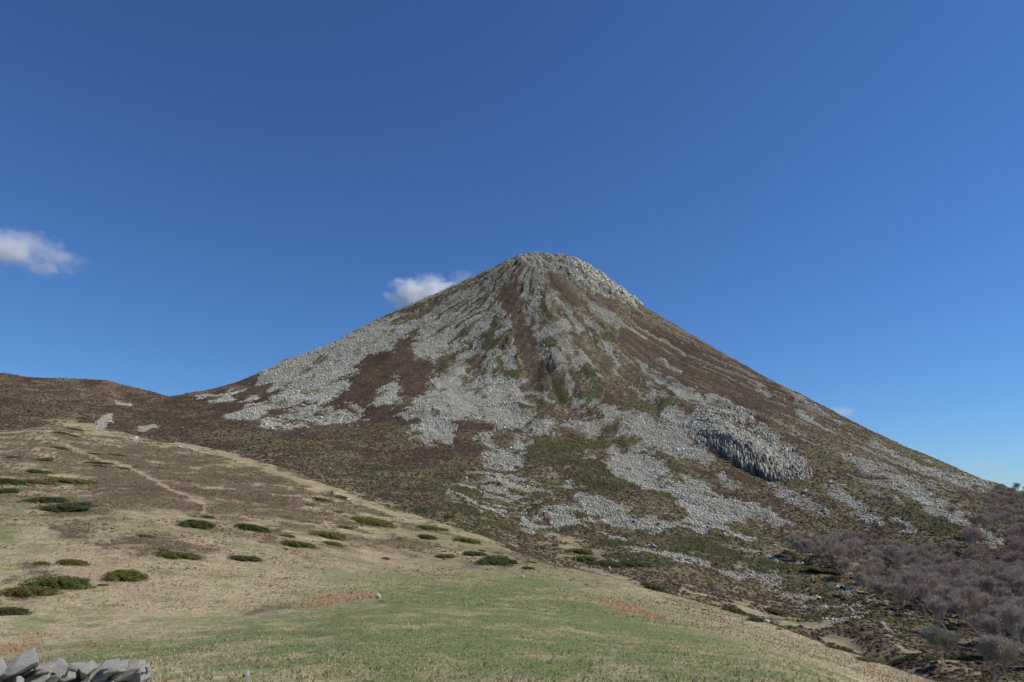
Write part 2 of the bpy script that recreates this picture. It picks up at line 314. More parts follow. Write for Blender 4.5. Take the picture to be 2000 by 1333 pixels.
# ----- the meadow (near side)
isF = 1-isM
far_t = sstep(60, 160, GR)*isF
hn = fbm(px/11, py/11, 4, 71)
HF = [([(100,870),(200,862),(350,885),(450,905),(560,940),(600,965),(560,1000),(500,990),(430,985),(380,1000),(330,985),(240,990),(200,975),(130,990),(110,960),(170,930),(160,900)], .75),
 ([(90,1000),(180,985),(230,1000),(170,1050),(120,1060),(95,1030)], .7), ([(190,1060),(260,1043),(330,1050),(430,1072),(400,1087),(300,1092),(200,1077)], .75),
 ([(10,1125),(60,1098),(110,1112),(100,1150),(50,1172),(12,1165)], .9), ([(480,985),(600,990),(700,1010),(600,1020),(500,1010)], .5), ([(500,1030),(560,1030),(560,1075),(500,1070)], .55),
 ([(740,1040),(840,1050),(800,1075),(720,1065)], .4), ([(880,1055),(960,1075),(1040,1100),(1035,1116),(950,1112),(880,1112),(900,1095)], .55), ([(600,960),(700,985),(760,1005),(640,1000)], .45), ([(-200,920),(0,905),(60,925),(0,940),(-200,960)], .55), ([(0,870),(90,855),(120,875),(40,890),(-60,890)],.35)]
for P, a in HF:
    w = poly_w(P, 12, 14, -1, EDGE+.3); add(w*np.clip(a+.02+2.2*(hn-.5)+2.4*(fbm(px/2.2, py/4, 3, 137)-.5), 0, 1), .78, 'H')
add(isF*far_t*pat(fbm(px/9+8, py/11, 5, 73), .53, .06), .6, 'H')
add(isF*far_t*pat(fbm(px/4+28, py/7, 4, 178), .63, .03), .7, 'J')
add(isF*far_t*pat(fbm(px/3+8, py/5, 3, 138), .60, .05), .45, 'H')
add(isF*far_t*pat(fbm(px/17+2, py/8, 4, 74), .62, .05), .4, 'J')
gp = poly_w([(-900,1420),(-600,1345),(0,1305),(100,1278),(300,1232),(540,1196),(735,1165),(640,1150),(760,1120),(900,1117),(1055,1108),(1090,1120),(1150,1150),(1300,1205),(1400,1236),(1500,1275),(1600,1310),(1720,1370),(2600,1900),(2600,3200),(-900,3200)], 34, 16, -1, EDGE)
add(gp*np.clip(.92+2.2*(fbm(px/1.1, py/1.6, 4, 75)-.5)+1.6*(fbm(px/7, py/10, 3, 76)-.5), 0, 1), .9, 'GR_')
for P, a in [([(0,1030),(40,1040),(30,1060),(-60,1065),(-60,1045)], .7), ([(20,985),(40,985),(45,1005),(25,1010)], .6), ([(60,1060),(110,1065),(90,1085),(50,1080)], .5), ([(200,1040),(280,1010),(320,1010),(260,1035)], .4), ([(560,1105),(680,1120),(760,1135),(640,1140)], .4), ([(540,1010),(570,1010),(565,1030),(545,1030)], .3), ([(700,1030),(1010,1060),(1000,1085),(860,1065)], .35), ([(30,1200),(90,1210),(80,1240),(20,1235)], .5)]:
    add(poly_w(P, 6, 8, -1, EDGE+.2), a, 'GR_')
brk = [([(560,1186),(600,1172),(640,1163),(680,1158),(733,1156),(737,1168),(690,1176),(640,1184),(590,1191)], .85), ([(1150,1163),(1190,1170),(1250,1183),(1305,1206),(1290,1211),(1230,1199),(1180,1182)], .85), ([(-200,1290),(-40,1268),(0,1258),(60,1240),(110,1238),(80,1258),(20,1277),(-40,1285),(-200,1305)], .8)]
for P, a in brk: add(poly_w(P, 2, 5, -1, EDGE)*pat(fbm(px/1.2, py/2, 3, 79), .42, .08), a, 'B')
add(poly_w([(470,1198),(520,1186),(565,1180),(572,1187),(520,1197),(480,1204)], 2, 3, -1, EDGE), .8, 'E')
add(poly_w([(895,1108),(915,1098),(940,1103),(945,1112),(910,1114)], 2, 3, -1, EDGE), .6, 'E')
add(line_w([(1330,1155),(1400,1172),(1450,1187),(1520,1207),(1600,1240),(1680,1277)], 4, 3, 5, EDGE-.4, EDGE+2.5)*pat(fbm(px/3, py/3, 2, 80), .4), .8, 'BH')
add(line_w([(1000,1062),(1050,1078),(1100,1095),(1160,1103),(1220,1120),(1290,1150)], 6, 3, 6, EDGE-.6, EDGE+2)*.8, 1, 'H')
add(isM*(S < .5)*(1-sstep(6.3, 8.0, GS))*np.clip(.22+1.6*(spk-.5)+1.2*(fbm(px/12, py/9, 3, 181)-.5), 0, 1), .6, 'TAN')
bl = isM*sstep(0, 1, 1-np.abs(GS-5.9)/1.3)*sstep(560, 700, GU)*(GU < 1250)
add(bl*pat(fbm(px/9+3, py/7, 4, 161), .52, .05), .7, 'J'); add(bl*pat(fbm(px/7+9, py/5, 4, 162), .57, .05), .6, 'TAN')
# paths
t1 = line_w([(130,870),(165,886),(200,900),(235,910),(262,918),(300,938),(335,957),(365,968),(390,980),(402,988),(396,1002)], 3.2, 1.2, 4, 2.5, EDGE)
t2 = line_w([(345,866),(380,872),(430,885),(470,897),(520,916),(560,930),(600,943),(650,960),(700,977),(740,992),(790,1012),(850,1033),(920,1047),(1000,1064)], 5.5, 2.5, 5, EDGE-.45, EDGE+1.1)
PA = np.maximum(t1, t2*.9)
add(PA, .8, 'TAN')
edge_tan = isM*line_w([(-700,855),(0,848),(100,836),(180,832)], 5, 3, 3)
add(edge_tan, .8, 'TAN')

# ---------------------------------------------------------------- displacement
CL = np.array([(1284,826,0),(1296,834,2.5),(1315,842,3),(1335,848,3),(1352,854,4),(1375,868,7),(1400,883,11),(1425,895,13),(1450,908,13),(1478,921,11),(1505,932,8),(1530,936,6),(1560,936,4),(1592,930,0)], float)
cl_y = np.interp(GU, CL[:, 0], CL[:, 1]); cliffH = np.interp(GU, CL[:, 0], CL[:, 2])*((GU > 1284) & (GU < 1592))*isM
cl_up = cl_y-GY+(fbm(px/2.5, py/2.5+0*px, 3, 163)-.5)*12
mtn = sstep(EDGE+.2, EDGE+2.5, GS)*(1-sstep(RIDGE-.25, RIDGE+.1, GS)*.85)
conew = sstep(40, 150, rho)*(1-sstep(330, 520, rho))*mtn*(1-hillw)
gul = ((fbm(phi*7, rho/180, 3, 101)-.5)*13+(np.abs(fbm(phi*20, rho/90, 3, 103)-.5)-.12)*7)*sstep(90, 330, rho)
dz = gul*conew + mtn*(n_mid*2.0*(.5+S)+(n_fine)*(.9*S+.5*H+.6*J)) + isF*(n_mid*.35*sstep(20, 60, GR)+(fbm(px/1.5, py/1.5, 4, 105)-.5)*.20*sstep(4, 20, GR)*(.5+GR_*.2+H))
dz += mtn*(fbm(px/35, py/35, 4, 107)-.5)*9*sstep(EDGE+1.5, EDGE+3, GS)
dz += (crag1*(fbm(px/7, py/7, 4, 109)-.40)*13 + cliffH*.8*(.55+.6*vnoise(GU/22, .5+0*GU, 4))*sstep(2, 13, cl_up)*(1-sstep(22, 75, cl_up)))
dz += GR*.0006*J*(1+fbm(px/3, py/3, 2, 111)*2)*isM*1.5
dz = dz*(GS < len(LINES)-2.5); pz = pz+dz

# ---------------------------------------------------------------- materials
def new_mat(name):
    m = bpy.data.materials.new(name); m.use_nodes = True
    nt = m.node_tree; nt.nodes.clear()
    out = nt.nodes.new('ShaderNodeOutputMaterial'); b = nt.nodes.new('ShaderNodeBsdfPrincipled')
    b.inputs['Roughness'].default_value = .9; b.inputs['Specular IOR Level'].default_value = .15
    nt.links.new(b.outputs[0], out.inputs[0]); return m, nt, b
def mixc(nt, f, a, b, mode='MIX'):
    n = nt.nodes.new('ShaderNodeMix'); n.data_type = 'RGBA'; n.blend_type = mode
    for sock, v in ((n.inputs[0], f), (n.inputs[6], a), (n.inputs[7], b)):
        if hasattr(v, 'links') or hasattr(v, 'is_linked'): nt.links.new(v, sock)
        elif isinstance(v, (int, float)): sock.default_value = v
        else: sock.default_value = (*v, 1)
    return n.outputs[2]
def noise(nt, scale, detail=4, rough=.6, vec=None):
    n = nt.nodes.new('ShaderNodeTexNoise'); n.inputs['Scale'].default_value = scale
    n.inputs['Detail'].default_value = detail; n.inputs['Roughness'].default_value = rough
    if vec is not None: nt.links.new(vec, n.inputs['Vector'])
    return n.outputs[0]
def ramp(nt, f, a, b):
    n = nt.nodes.new('ShaderNodeMapRange'); n.inputs[1].default_value = a; n.inputs[2].default_value = b
    nt.links.new(f, n.inputs[0]); return n.outputs[0]
def objco(nt):
    return nt.nodes.new('ShaderNodeTexCoord').outputs['Object']

def ground_material():
    m, nt, b = new_mat('ground_cover')
    co = objco(nt)
    def masks(nm):
        a = nt.nodes.new('ShaderNodeAttribute'); a.attribute_name = nm
        s = nt.nodes.new('ShaderNodeSeparateColor'); nt.links.new(a.outputs['Color'], s.inputs[0])
        return s.outputs[0], s.outputs[1], s.outputs[2], a.outputs['Alpha']
    mS, mH, mJ, mG = masks('cover_a'); mB, mE, mP, mN = masks('cover_b')
    nf = noise(nt, 7.0, 5, .7, co); n1 = noise(nt, 1.3, 5, .65, co); n2 = noise(nt, .22, 5, .65, co); n3 = noise(nt, .05, 4, .6, co)
    mpp = nt.nodes.new('ShaderNodeMapping'); mpp.inputs['Location'].default_value = (31, 7, 3); nt.links.new(co, mpp.inputs[0]); mapv = mpp.outputs[0]
    c1 = ramp(nt, n1, .32, .68); c2 = ramp(nt, n2, .35, .65); cf = ramp(nt, nf, .35, .65); c3 = ramp(nt, n3, .35, .65)
    tan = mixc(nt, cf, mixc(nt, c1, (.32,.245,.135), (.44,.365,.215)), mixc(nt, c1, (.38,.31,.175), (.54,.46,.29)))
    tan = mixc(nt, ramp(nt, n2, .50, .62), tan, (.27,.235,.105))
    n4 = noise(nt, 3.0, 5, .75, co); tan = mixc(nt, ramp(nt, n4, .53, .68), tan, (.16,.13,.07)); n5 = noise(nt, .6, 4, .7, co); tan = mixc(nt, ramp(nt, n5, .52, .68), tan, (.42,.32,.235)); tan = mixc(nt, ramp(nt, noise(nt, .45, 4, .7, mapv), .54, .70), tan, (.17,.19,.075))
    tan = mixc(nt, ramp(nt, n3, .5, .7), tan, (.36,.27,.18))
    green = mixc(nt, cf, mixc(nt, c1, (.086,.126,.036), (.120,.165,.052)), (.185,.210,.078))
    heath = mixc(nt, c1, mixc(nt, c2, (.042,.026,.017), (.068,.041,.028)), mixc(nt, c2, (.074,.051,.029), (.098,.063,.043)))
    heath = mixc(nt, ramp(nt, n3, .50, .68), heath, (.088,.066,.032))
    jun = mixc(nt, c1, (.030,.032,.010), mixc(nt, c2, (.055,.056,.017), (.076,.066,.022)))
    vo = nt.nodes.new('ShaderNodeTexVoronoi'); vo.inputs['Scale'].default_value = 1.5; nt.links.new(co, vo.inputs['Vector'])
    vs = nt.nodes.new('ShaderNodeSeparateColor'); nt.links.new(vo.outputs['Color'], vs.inputs[0])
    scr = mixc(nt, vs.outputs[0], (.21,.20,.165), (.46,.44,.37))
    scr = mixc(nt, ramp(nt, vo.outputs['Distance'], .42, .70), scr, (.07,.075,.07))
    scr = mixc(nt, ramp(nt, n2, .5, .7), scr, (.33,.335,.26))
    scr = mixc(nt, mP, scr, mixc(nt, vs.outputs[0], (.40,.365,.29), (.54,.495,.40)))
    brk = mixc(nt, cf, (.24,.13,.06), (.42,.27,.15))
    ear = mixc(nt, cf, (.085,.060,.045), (.15,.11,.085))
    c = tan
    for mk, cc in ((mG, green), (mH, heath), (mJ, jun), (mB, brk), (mE, ear), (mS, scr)):
        c = mixc(nt, mk, c, cc)
    nt.links.new(c, b.inputs['Base Color'])
    bp = nt.nodes.new('ShaderNodeBump'); bp.inputs['Strength'].default_value = .55; bp.inputs['Distance'].default_value = .5
    nt.links.new(n1, bp.inputs['Height'])
    bp2 = nt.nodes.new('ShaderNodeBump'); bp2.inputs['Distance'].default_value = .08; bp2.inputs['Strength'].default_value = .5
    nt.links.new(nf, bp2.inputs['Height']); nt.links.new(bp.outputs[0], bp2.inputs['Normal'])
    bp3 = nt.nodes.new('ShaderNodeBump'); bp3.inputs['Distance'].default_value = 1.0; bp3.invert = True
    nt.links.new(mS, bp3.inputs['Strength']); nt.links.new(vo.outputs['Distance'], bp3.inputs['Height']); nt.links.new(bp2.outputs[0], bp3.inputs['Normal'])
    nt.links.new(bp3.outputs[0], b.inputs['Normal'])
    return m
M_ground = ground_material()

# ---------------------------------------------------------------- the land as meshes sharing their borders
V = np.stack([px, py, pz], -1).reshape(-1, 3)
CA = np.stack([S, H, J, GR_], -1).reshape(-1, 4); CB = np.stack([B, E, PL, n_mid+.5], -1).reshape(-1, 4)
ii, jj = np.meshgrid(np.arange(NR-1), np.arange(NC-1), indexing='ij')
q = ii*NC+jj
F = np.stack([q, q+1, q+NC+1, q+NC], -1).reshape(-1, 4)
fs = GS[:-1, :-1].ravel(); fpa = (PA[:-1, :-1].ravel() > .5); fh = (hillw[:-1, :-1].ravel() > .5)
cls = np.where(fs < EDGE+.3, 0, np.where(fh, 2, 1)); cls = np.where(fs > RIDGE+1.5, 3, cls)
cls = np.where(fpa & (fs < EDGE+1.2), 4, cls)
me_all = bpy.data.meshes.new('tmp'); me_all.vertices.add(len(V)); me_all.vertices.foreach_set('co', V.astype(np.float32).ravel())
def vnormals():
    P = V.reshape(NR, NC, 3); du = np.gradient(P, axis=1); dv = np.gradient(P, axis=0)
    n = np.cross(du, dv); n /= np.linalg.norm(n, axis=-1, keepdims=True)+1e-12
    n *= np.where(n[..., 2:3] < 0, -1, 1); return n
VN = vnormals()
for k, nm in enumerate(('meadow', 'mountain', 'hill', 'ground', 'path')):
    f = F[cls == k]
    if len(f) == 0: continue
    used, inv = np.unique(f, return_inverse=True); f2 = inv.reshape(f.shape)
    o = link_mesh(nm, V[used], f2, M_ground, None, True); tag(o, kind='structure')
    color_attr(o.data, 'cover_a', CA[used]); color_attr(o.data, 'cover_b', CB[used])
    o.data.normals_split_custom_set_from_vertices(VN.reshape(-1, 3)[used].tolist())
    print('LAND', nm, len(f))
# ---------------------------------------------------------------- far side of the land and ground behind the viewer
P3 = V.reshape(NR, NC, 3)
Lr, Lz = np.hypot(P3[:, 0, 0], P3[:, 0, 1]), P3[:, 0, 2]; Rr, Rz = np.hypot(P3[:, -1, 0], P3[:, -1, 1]), P3[:, -1, 2]
azL = math.atan2(P3[0, 0, 0], P3[0, 0, 1]); azR = math.atan2(P3[0, -1, 0], P3[0, -1, 1])
rows_b = np.unique(np.concatenate([np.arange(0, NR, 6), [NR-1]])); K = 60
azl = np.arctan2(P3[rows_b, 0, 0], P3[rows_b, 0, 1]); azr = np.arctan2(P3[rows_b, -1, 0], P3[rows_b, -1, 1])
tt = np.linspace(0, 1, K)[None, :]; st = tt*tt*(3-2*tt)
azb = azr[:, None]+(azl[:, None]+2*math.pi-azr[:, None])*tt
rb = Rr[rows_b][:, None]*(1-tt)+Lr[rows_b][:, None]*tt; zb = Rz[rows_b][:, None]*(1-st)+Lz[rows_b][:, None]*st
VB = np.stack([rb*np.sin(azb), rb*np.cos(azb), zb], -1).reshape(-1, 3); nb = len(rows_b)
i2, j2 = np.meshgrid(np.arange(nb-1), np.arange(K-1), indexing='ij'); qb = i2*K+j2
FB = np.stack([qb, qb+1, qb+K+1, qb+K], -1).reshape(-1, 4)
cent = len(VB); ring = np.concatenate([VB[:K], P3[0, ::12]]); 
VB2 = np.concatenate([VB, ring, [[0, 0, -1.75]]]); n0 = len(VB); nr_ = len(ring); cc = len(VB2)-1
FT = np.array([[n0+i, n0+(i+1) % nr_, cc, cc] for i in range(nr_)])
bmv = bpy.data.meshes.new('pasture'); bmv.from_pydata(VB2.tolist(), [], FB.tolist()+[[a, b_, c] for a, b_, c, _ in FT.tolist()])
for p_ in bmv.polygons: p_.use_smooth = True
bmv.materials.append(M_ground); o = bpy.data.objects.new('field', bmv); col.objects.link(o); tag(o, kind='structure')
cb = np.zeros((len(VB2), 4)); cb[:, 3] = .35; color_attr(bmv, 'cover_a', cb); color_attr(bmv, 'cover_b', np.zeros((len(VB2), 4)))

def simple_mat(name, c1, c2, scale=4.0, attr=None, rough=.9, bump=0, c3=None, trans=0):
    m, nt, b = new_mat(name); co = objco(nt)
    f = ramp(nt, noise(nt, scale, 4, .6, co), .3, .7); c = mixc(nt, f, c1, c2)
    if c3: c = mixc(nt, ramp(nt, noise(nt, scale*4, 3, .6, co), .55, .65), c, c3)
    if attr:
        a = nt.nodes.new('ShaderNodeAttribute'); a.attribute_name = attr
        c = mixc(nt, 1.0, c, a.outputs['Color'], 'MULTIPLY')
    nt.links.new(c, b.inputs['Base Color']); b.inputs['Roughness'].default_value = rough
    if bump:
        bp = nt.nodes.new('ShaderNodeBump'); bp.inputs['Distance'].default_value = bump; bp.inputs['Strength'].default_value = .8
        nt.links.new(noise(nt, scale*3, 5, .65, co), bp.inputs['Height']); nt.links.new(bp.outputs[0], b.inputs['Normal'])
    return m

# distant hills
hu = np.linspace(1300, 2700, 160); hv = []
for k, (rr, yb) in enumerate([(6600, 1030), (6900, 985), (7300, 961), (7900, 990)]):
    yy = yb-(3+1*k)*(fbm(hu/160, hu*0+k*.3, 4, 301)-.5)*4+(hu < 1800)*0
    x_, y_, z_ = unproj(hu, yy, rr); hv.append(np.stack([x_, y_, z_], -1))
hv = np.array(hv).reshape(-1, 3); n_ = len(hu)
hf = [[k*n_+i, k*n_+i+1, (k+1)*n_+i+1, (k+1)*n_+i] for k in range(3) for i in range(n_-1)]
tag(link_mesh('distant_hills', hv, hf, simple_mat('hazed_far_forest', (.10,.13,.20), (.14,.17,.26), .004), None, True), kind='structure')  # blue of the distance haze is painted into the forest colour

# ---------------------------------------------------------------- helpers to find ground points
def ground_idx(u, y, lo=-1, hi=99):
    j0 = np.clip(np.searchsorted(us, u), 3, NC-4); best = None; hi = min(hi, RIDGE)
    for j in range(j0-2, j0+3):
        c = GY[:, j]; ok = (ss >= lo) & (ss <= hi)
        d = np.abs(c-y)+(~ok)*1e6+abs(us[j]-u); i = int(d.argmin())
        if best is None or d[i] < best[0]: best = (d[i], i, j)
    return best[1], best[2]
def ground_pt(u, y, lo=-1, hi=99):
    i, j = ground_idx(u, y, lo, hi); return P3[i, j], VN[i, j]
FA = None
def face_samples(weight, n, seed):
    """random points on the land with density weight (per square metre); returns points, row/col index"""
    g = np.random.default_rng(seed)
    e1 = P3[1:, :-1]-P3[:-1, :-1]; e2 = P3[:-1, 1:]-P3[:-1, :-1]
    area = np.linalg.norm(np.cross(e1, e2), axis=-1)
    view = -(VN[:-1, :-1]*P3[:-1, :-1]).sum(-1)/np.linalg.norm(P3[:-1, :-1], axis=-1)
    inview = (GU[:-1, :-1] > -70) & (GU[:-1, :-1] < 2070) & (GY[:-1, :-1] < 1420) & (view > -.05)
    w = (area*weight[:-1, :-1]*inview).ravel(); cdf = np.cumsum(w); tot = cdf[-1]
    k = np.searchsorted(cdf, g.random(n)*tot); i, j = k//(NC-1), k % (NC-1)
    a, b = g.random((2, n, 1))
    p = P3[i, j]*(1-a)*(1-b)+P3[i+1, j]*a*(1-b)+P3[i, j+1]*(1-a)*b+P3[i+1, j+1]*a*b
    return p, i, j, tot

CUBE = np.array([[-1,-1,-1],[1,-1,-1],[1,1,-1],[-1,1,-1],[-1,-1,1],[1,-1,1],[1,1,1],[-1,1,1]], float)
CF = np.array([[0,3,2,1],[4,5,6,7],[0,1,5,4],[1,2,6,5],[2,3,7,6],[3,0,4,7]])
def rot_z(a):
    c, s = np.cos(a), np.sin(a); o = np.zeros((len(a), 3, 3)); o[:, 0, 0] = c; o[:, 0, 1] = -s; o[:, 1, 0] = s; o[:, 1, 1] = c; o[:, 2, 2] = 1; return o
def rand_rot(g, n):
    qn = g.normal(size=(n, 4)); qn /= np.linalg.norm(qn, axis=1, keepdims=True); w, x, y, z = qn.T
    return np.stack([np.stack([1-2*(y*y+z*z), 2*(x*y-z*w), 2*(x*z+y*w)], -1), np.stack([2*(x*y+z*w), 1-2*(x*x+z*z), 2*(y*z-x*w)], -1), np.stack([2*(x*z-y*w), 2*(y*z+x*w), 1-2*(x*x+y*y)], -1)], 1)
M_rock = simple_mat('scree_rock', (.35,.335,.275), (.47,.45,.37), .25, 'tint')
def rocks(name, p, size, tint, seed, mat=M_rock):
    g = np.random.default_rng(seed); n = len(p)
    sh = CUBE[None]*(.5*(1+.35*(g.random((n, 8, 3))-.5)))*(size[:, None, None])*(.55+.6*g.random((n, 1, 3)))
    R = rand_rot(g, n); v = np.einsum('nij,nkj->nki', R, sh)+p[:, None]
    f = (CF[None]+8*np.arange(n)[:, None, None]).reshape(-1, 4)
    o = link_mesh(name, v.reshape(-1, 3), f, mat); t = np.ones((n, 8, 4)); t[..., :3] = tint[:, None, :]
    color_attr(o.data, 'tint', t.reshape(-1, 4)); return o
g = np.random.default_rng(5)
wS = S*isM*(GS < RIDGE+.4)
p, i_, j_, tot = face_samples(np.where(wS > .35, wS, 0)*(.35+60/np.maximum(GR, 60)), 300000, 3)
sz = np.clip(g.lognormal(-.85, .42, len(p)), .2, 2.0)*(.42+.40*np.clip(GR[i_, j_]/400, 0, 1.5)); sz *= np.where(PL[i_, j_] > .5, .6, 1)
p[:, 2] += sz*.12
tv = np.clip(g.normal(.97, .20, (len(p), 1)), .35, 1.5)*np.array([[1, 1, 1]])*(1+g.normal(0, .02, (len(p), 3)))
tag(rocks('scree', p, sz, tv, 6), 'loose grey boulders and stones covering the scree slopes of the peak', 'scree', None, 'stuff')
print('SCREE area', tot)

def columns(name, w, n, seed, hmin, hmax, wid, label):
    g = np.random.default_rng(seed); p, i_, j_, tot = face_samples(w, n, seed)
    hh = g.uniform(hmin, hmax, n); ww = wid*g.uniform(.6, 1.4, (n, 1, 2))
    v = CUBE[None]*np.ones((n, 1, 1)); v[..., :2] *= .5*ww*(1+.35*(g.random((n, 8, 2))-.5)); v[..., 2] = (v[..., 2]*.5+.15)*hh[:, None]+(g.random((n, 8))-.5)*wid*.9
    top = CUBE[:, 2] > 0; v[:, top, :2] *= g.uniform(.55, .95, (n, 1, 1))
    v = np.einsum('nij,nkj->nki', rot_z(g.random(n)*1.57), v); lean = g.normal(0, .10, (n, 1, 2)); N = VN[i_, j_]
    v[..., 0] += v[..., 2]*(lean[..., 0]+.10); v[..., 1] += v[..., 2]*(lean[..., 1]+.18)
    v = v+p[:, None]-N[:, None]*wid*.3
    f = (CF[None]+8*np.arange(n)[:, None, None]).reshape(-1, 4)
    o = link_mesh(name, v.reshape(-1, 3), f, M_rock); t = np.ones((n, 8, 4)); t[..., :3] = np.clip(g.normal(.86, .34, (n, 1, 1)), .2, 1.7)
    t[:, :, :3] *= np.where((g.random((n, 1, 1)) < .2), np.array([1.0, .93, .75]), 1); color_attr(o.data, 'tint', t.reshape(-1, 4))
    return tag(o, label, 'rock face')
def cliff_columns():
    g = np.random.default_rng(71); n = 1500; uu = g.uniform(1290, 1585, n); off = g.uniform(-7, 16, n)
    yy = np.interp(uu, CL[:, 0], CL[:, 1])-off; Hh = np.interp(uu, CL[:, 0], CL[:, 2]); V_ = []; T_ = []
    j = np.searchsorted(us, uu); rows = np.nonzero(GS[:, 0] > EDGE+1)[0]
    for k in range(n):
        i = rows[int(np.abs(GY[rows, j[k]]-yy[k]).argmin())]
        q = P3[i, j[k]].copy(); zb = q[2]-dz[i, j[k]]; h = Hh[k]*g.uniform(.25, .95)*(.5+.5*(off[k]+7)/23)*(.55+.6*float(vnoise(np.array([uu[k]/22]), np.array([.5]), 4)[0]))+1.0; w_ = g.uniform(.5, 1.3)
        v = CUBE*np.array([w_*.5, w_*.6, .5])*(1+.35*(g.random((8, 3))-.5)); top = CUBE[:, 2] > 0; v[top, :2] *= g.uniform(.5, .95)
        z = np.where(top, h, -1.5)+(g.random(8)-.5)*1.0; v[:, 2] = z; v[:, 0] += z*(g.normal(0, .06)-.05); v[:, 1] += z*(.16+g.normal(0, .05))
        a = g.uniform(-.8, .8); c_, s_ = math.cos(a), math.sin(a); x = v[:, 0]*c_-v[:, 1]*s_*.3; v[:, 0] = x
        V_.append(v+np.array([q[0], q[1], zb])); t = max(.2, min(1.2, g.normal(.62, .32))); T_.append(np.full((8, 4), t))
    p, i_, j_, _t = face_samples(cliffw*(spk > .5), 700, 77)
    for k in range(700):
        w_ = g.uniform(.5, 1.6); v = CUBE*np.array([w_*.5, w_*.5, .5])*(1+.5*(g.random((8, 3))-.5)); top = CUBE[:, 2] > 0
        z = np.where(top, g.uniform(.2, 1.7), -1.0)+(g.random(8)-.5)*.8; v[:, 2] = z; v[:, 1] += z*.25; v[:, 0] += z*g.normal(0, .15)
        V_.append(v+p[k]); T_.append(np.full((8, 4), max(.25, min(1.2, g.normal(.70, .28)))))
    f = (CF[None]+8*np.arange(n+700)[:, None, None]).reshape(-1, 4)
    o = link_mesh('cliff', np.concatenate(V_), f, M_rock); color_attr(o.data, 'tint', np.concatenate(T_))
    tag(o, 'dark grey cliff of vertical stone ribs set into the lower right of the peak', 'rock face')
cliff_columns()
columns('summit_crag', crag1*sstep(1100, 1140, GU)*(crag1 > .5), 1300, 72, 1.2, 3.0, 2.3, 'jagged grey crag forming the right edge of the summit')

# heather and juniper clumps: low jagged domes
def domes(name, p, i_, j_, size, hgt, tint, seed, mat):
    g = np.random.default_rng(seed); n = len(p); k = 6
    an = np.arange(k)/k*2*math.pi
    ringv = np.stack([np.cos(an), np.sin(an), np.full(k, -.25)], -1); mid = np.stack([.6*np.cos(an+.5), .6*np.sin(an+.5), np.full(k, .75)], -1)
    base = np.concatenate([ringv, mid, [[0, 0, 1.0]]])[None]*np.ones((n, 1, 1))
    base = base*(1+.5*(g.random((n, 2*k+1, 1))-.5)); base = base+(g.random((n, 2*k+1, 3))-.5)*.25
    base[..., :2] *= .5*size[:, None, None]; base[..., 2] *= hgt[:, None]
    base = np.einsum('nij,nkj->nki', rot_z(g.random(n)*6.28), base)
    N = VN[i_, j_]; base[..., 2] -= (base[..., 0]*N[:, None, 0]+base[..., 1]*N[:, None, 1])/np.maximum(N[:, None, 2], .3)
    v = base+p[:, None]; F_ = []
    for a in range(k):
        b = (a+1) % k; F_ += [[a, b, k+a], [b, k+b, k+a], [k+a, k+b, 2*k]]
    f = (np.array(F_)[None]+(2*k+1)*np.arange(n)[:, None, None]).reshape(-1, 3)
    o = link_mesh(name, v.reshape(-1, 3), f, mat); t = np.ones((n, 2*k+1, 4)); t[..., :3] = tint[:, None, :]
    color_attr(o.data, 'tint', t.reshape(-1, 4)); return o
M_tint = simple_mat('low_scrub', (.75,.75,.75), (1.2,1.2,1.2), 2.5, 'tint')
wH = np.clip(H+J, 0, 1)*(1-S)
p, i_, j_, tot = face_samples(np.where(wH > .5, 1, 0)*(100/np.maximum(GR, 70))**1.3*(GS < RIDGE+.2), 170000, 8)
sz = np.clip(g.lognormal(-.45, .4, len(p)), .2, 1.8)*np.clip(.35+GR[i_, j_]/350, .4, 1.3); jj_ = J[i_, j_] > g.random(len(p)); near_ = isM[i_, j_] < .5; sz = np.where(near_, sz*.6, sz)
t0 = np.where(jj_[:, None], np.array([[.047,.048,.015]]), np.array([[.061,.038,.025]]))*np.where(near_[:, None], 2.0, 1)*np.clip(g.normal(1.05, .18, (len(p), 1)), .5, 1.6)
t0 = np.where((g.random(len(p)) < .05)[:, None], np.array([[.17,.13,.075]])*np.clip(g.normal(1, .2, (len(p), 1)), .5, 1.5), t0)
p2, i2_, j2_, _t = face_samples(isF*(GR > 55)*(PA < .3)*(GR_ < .3)*sstep(.50, .62, fbm(px/6+2, py/9, 4, 191))*(100/np.maximum(GR, 70))**1.2, 9000, 28)
s2 = np.clip(g.lognormal(-.65, .45, len(p2)), .2, 1.8)*np.clip((GR[i2_, j2_]/190)**1.3, .16, 1); t2_ = np.where((g.random(len(p2)) < .4)[:, None], np.array([[.075,.075,.028]]), np.array([[.15,.105,.065]]))*np.clip(g.normal(1, .2, (len(p2), 1)), .5, 1.6)
p = np.concatenate([p, p2]); i_ = np.concatenate([i_, i2_]); j_ = np.concatenate([j_, j2_]); sz = np.concatenate([sz, s2]); t0 = np.concatenate([t0, t2_])
tag(domes('heather', p, i_, j_, sz, sz*.24, t0, 9, M_tint), 'brown heather and olive dwarf juniper carpeting the lower slopes', 'heather', None, 'stuff')

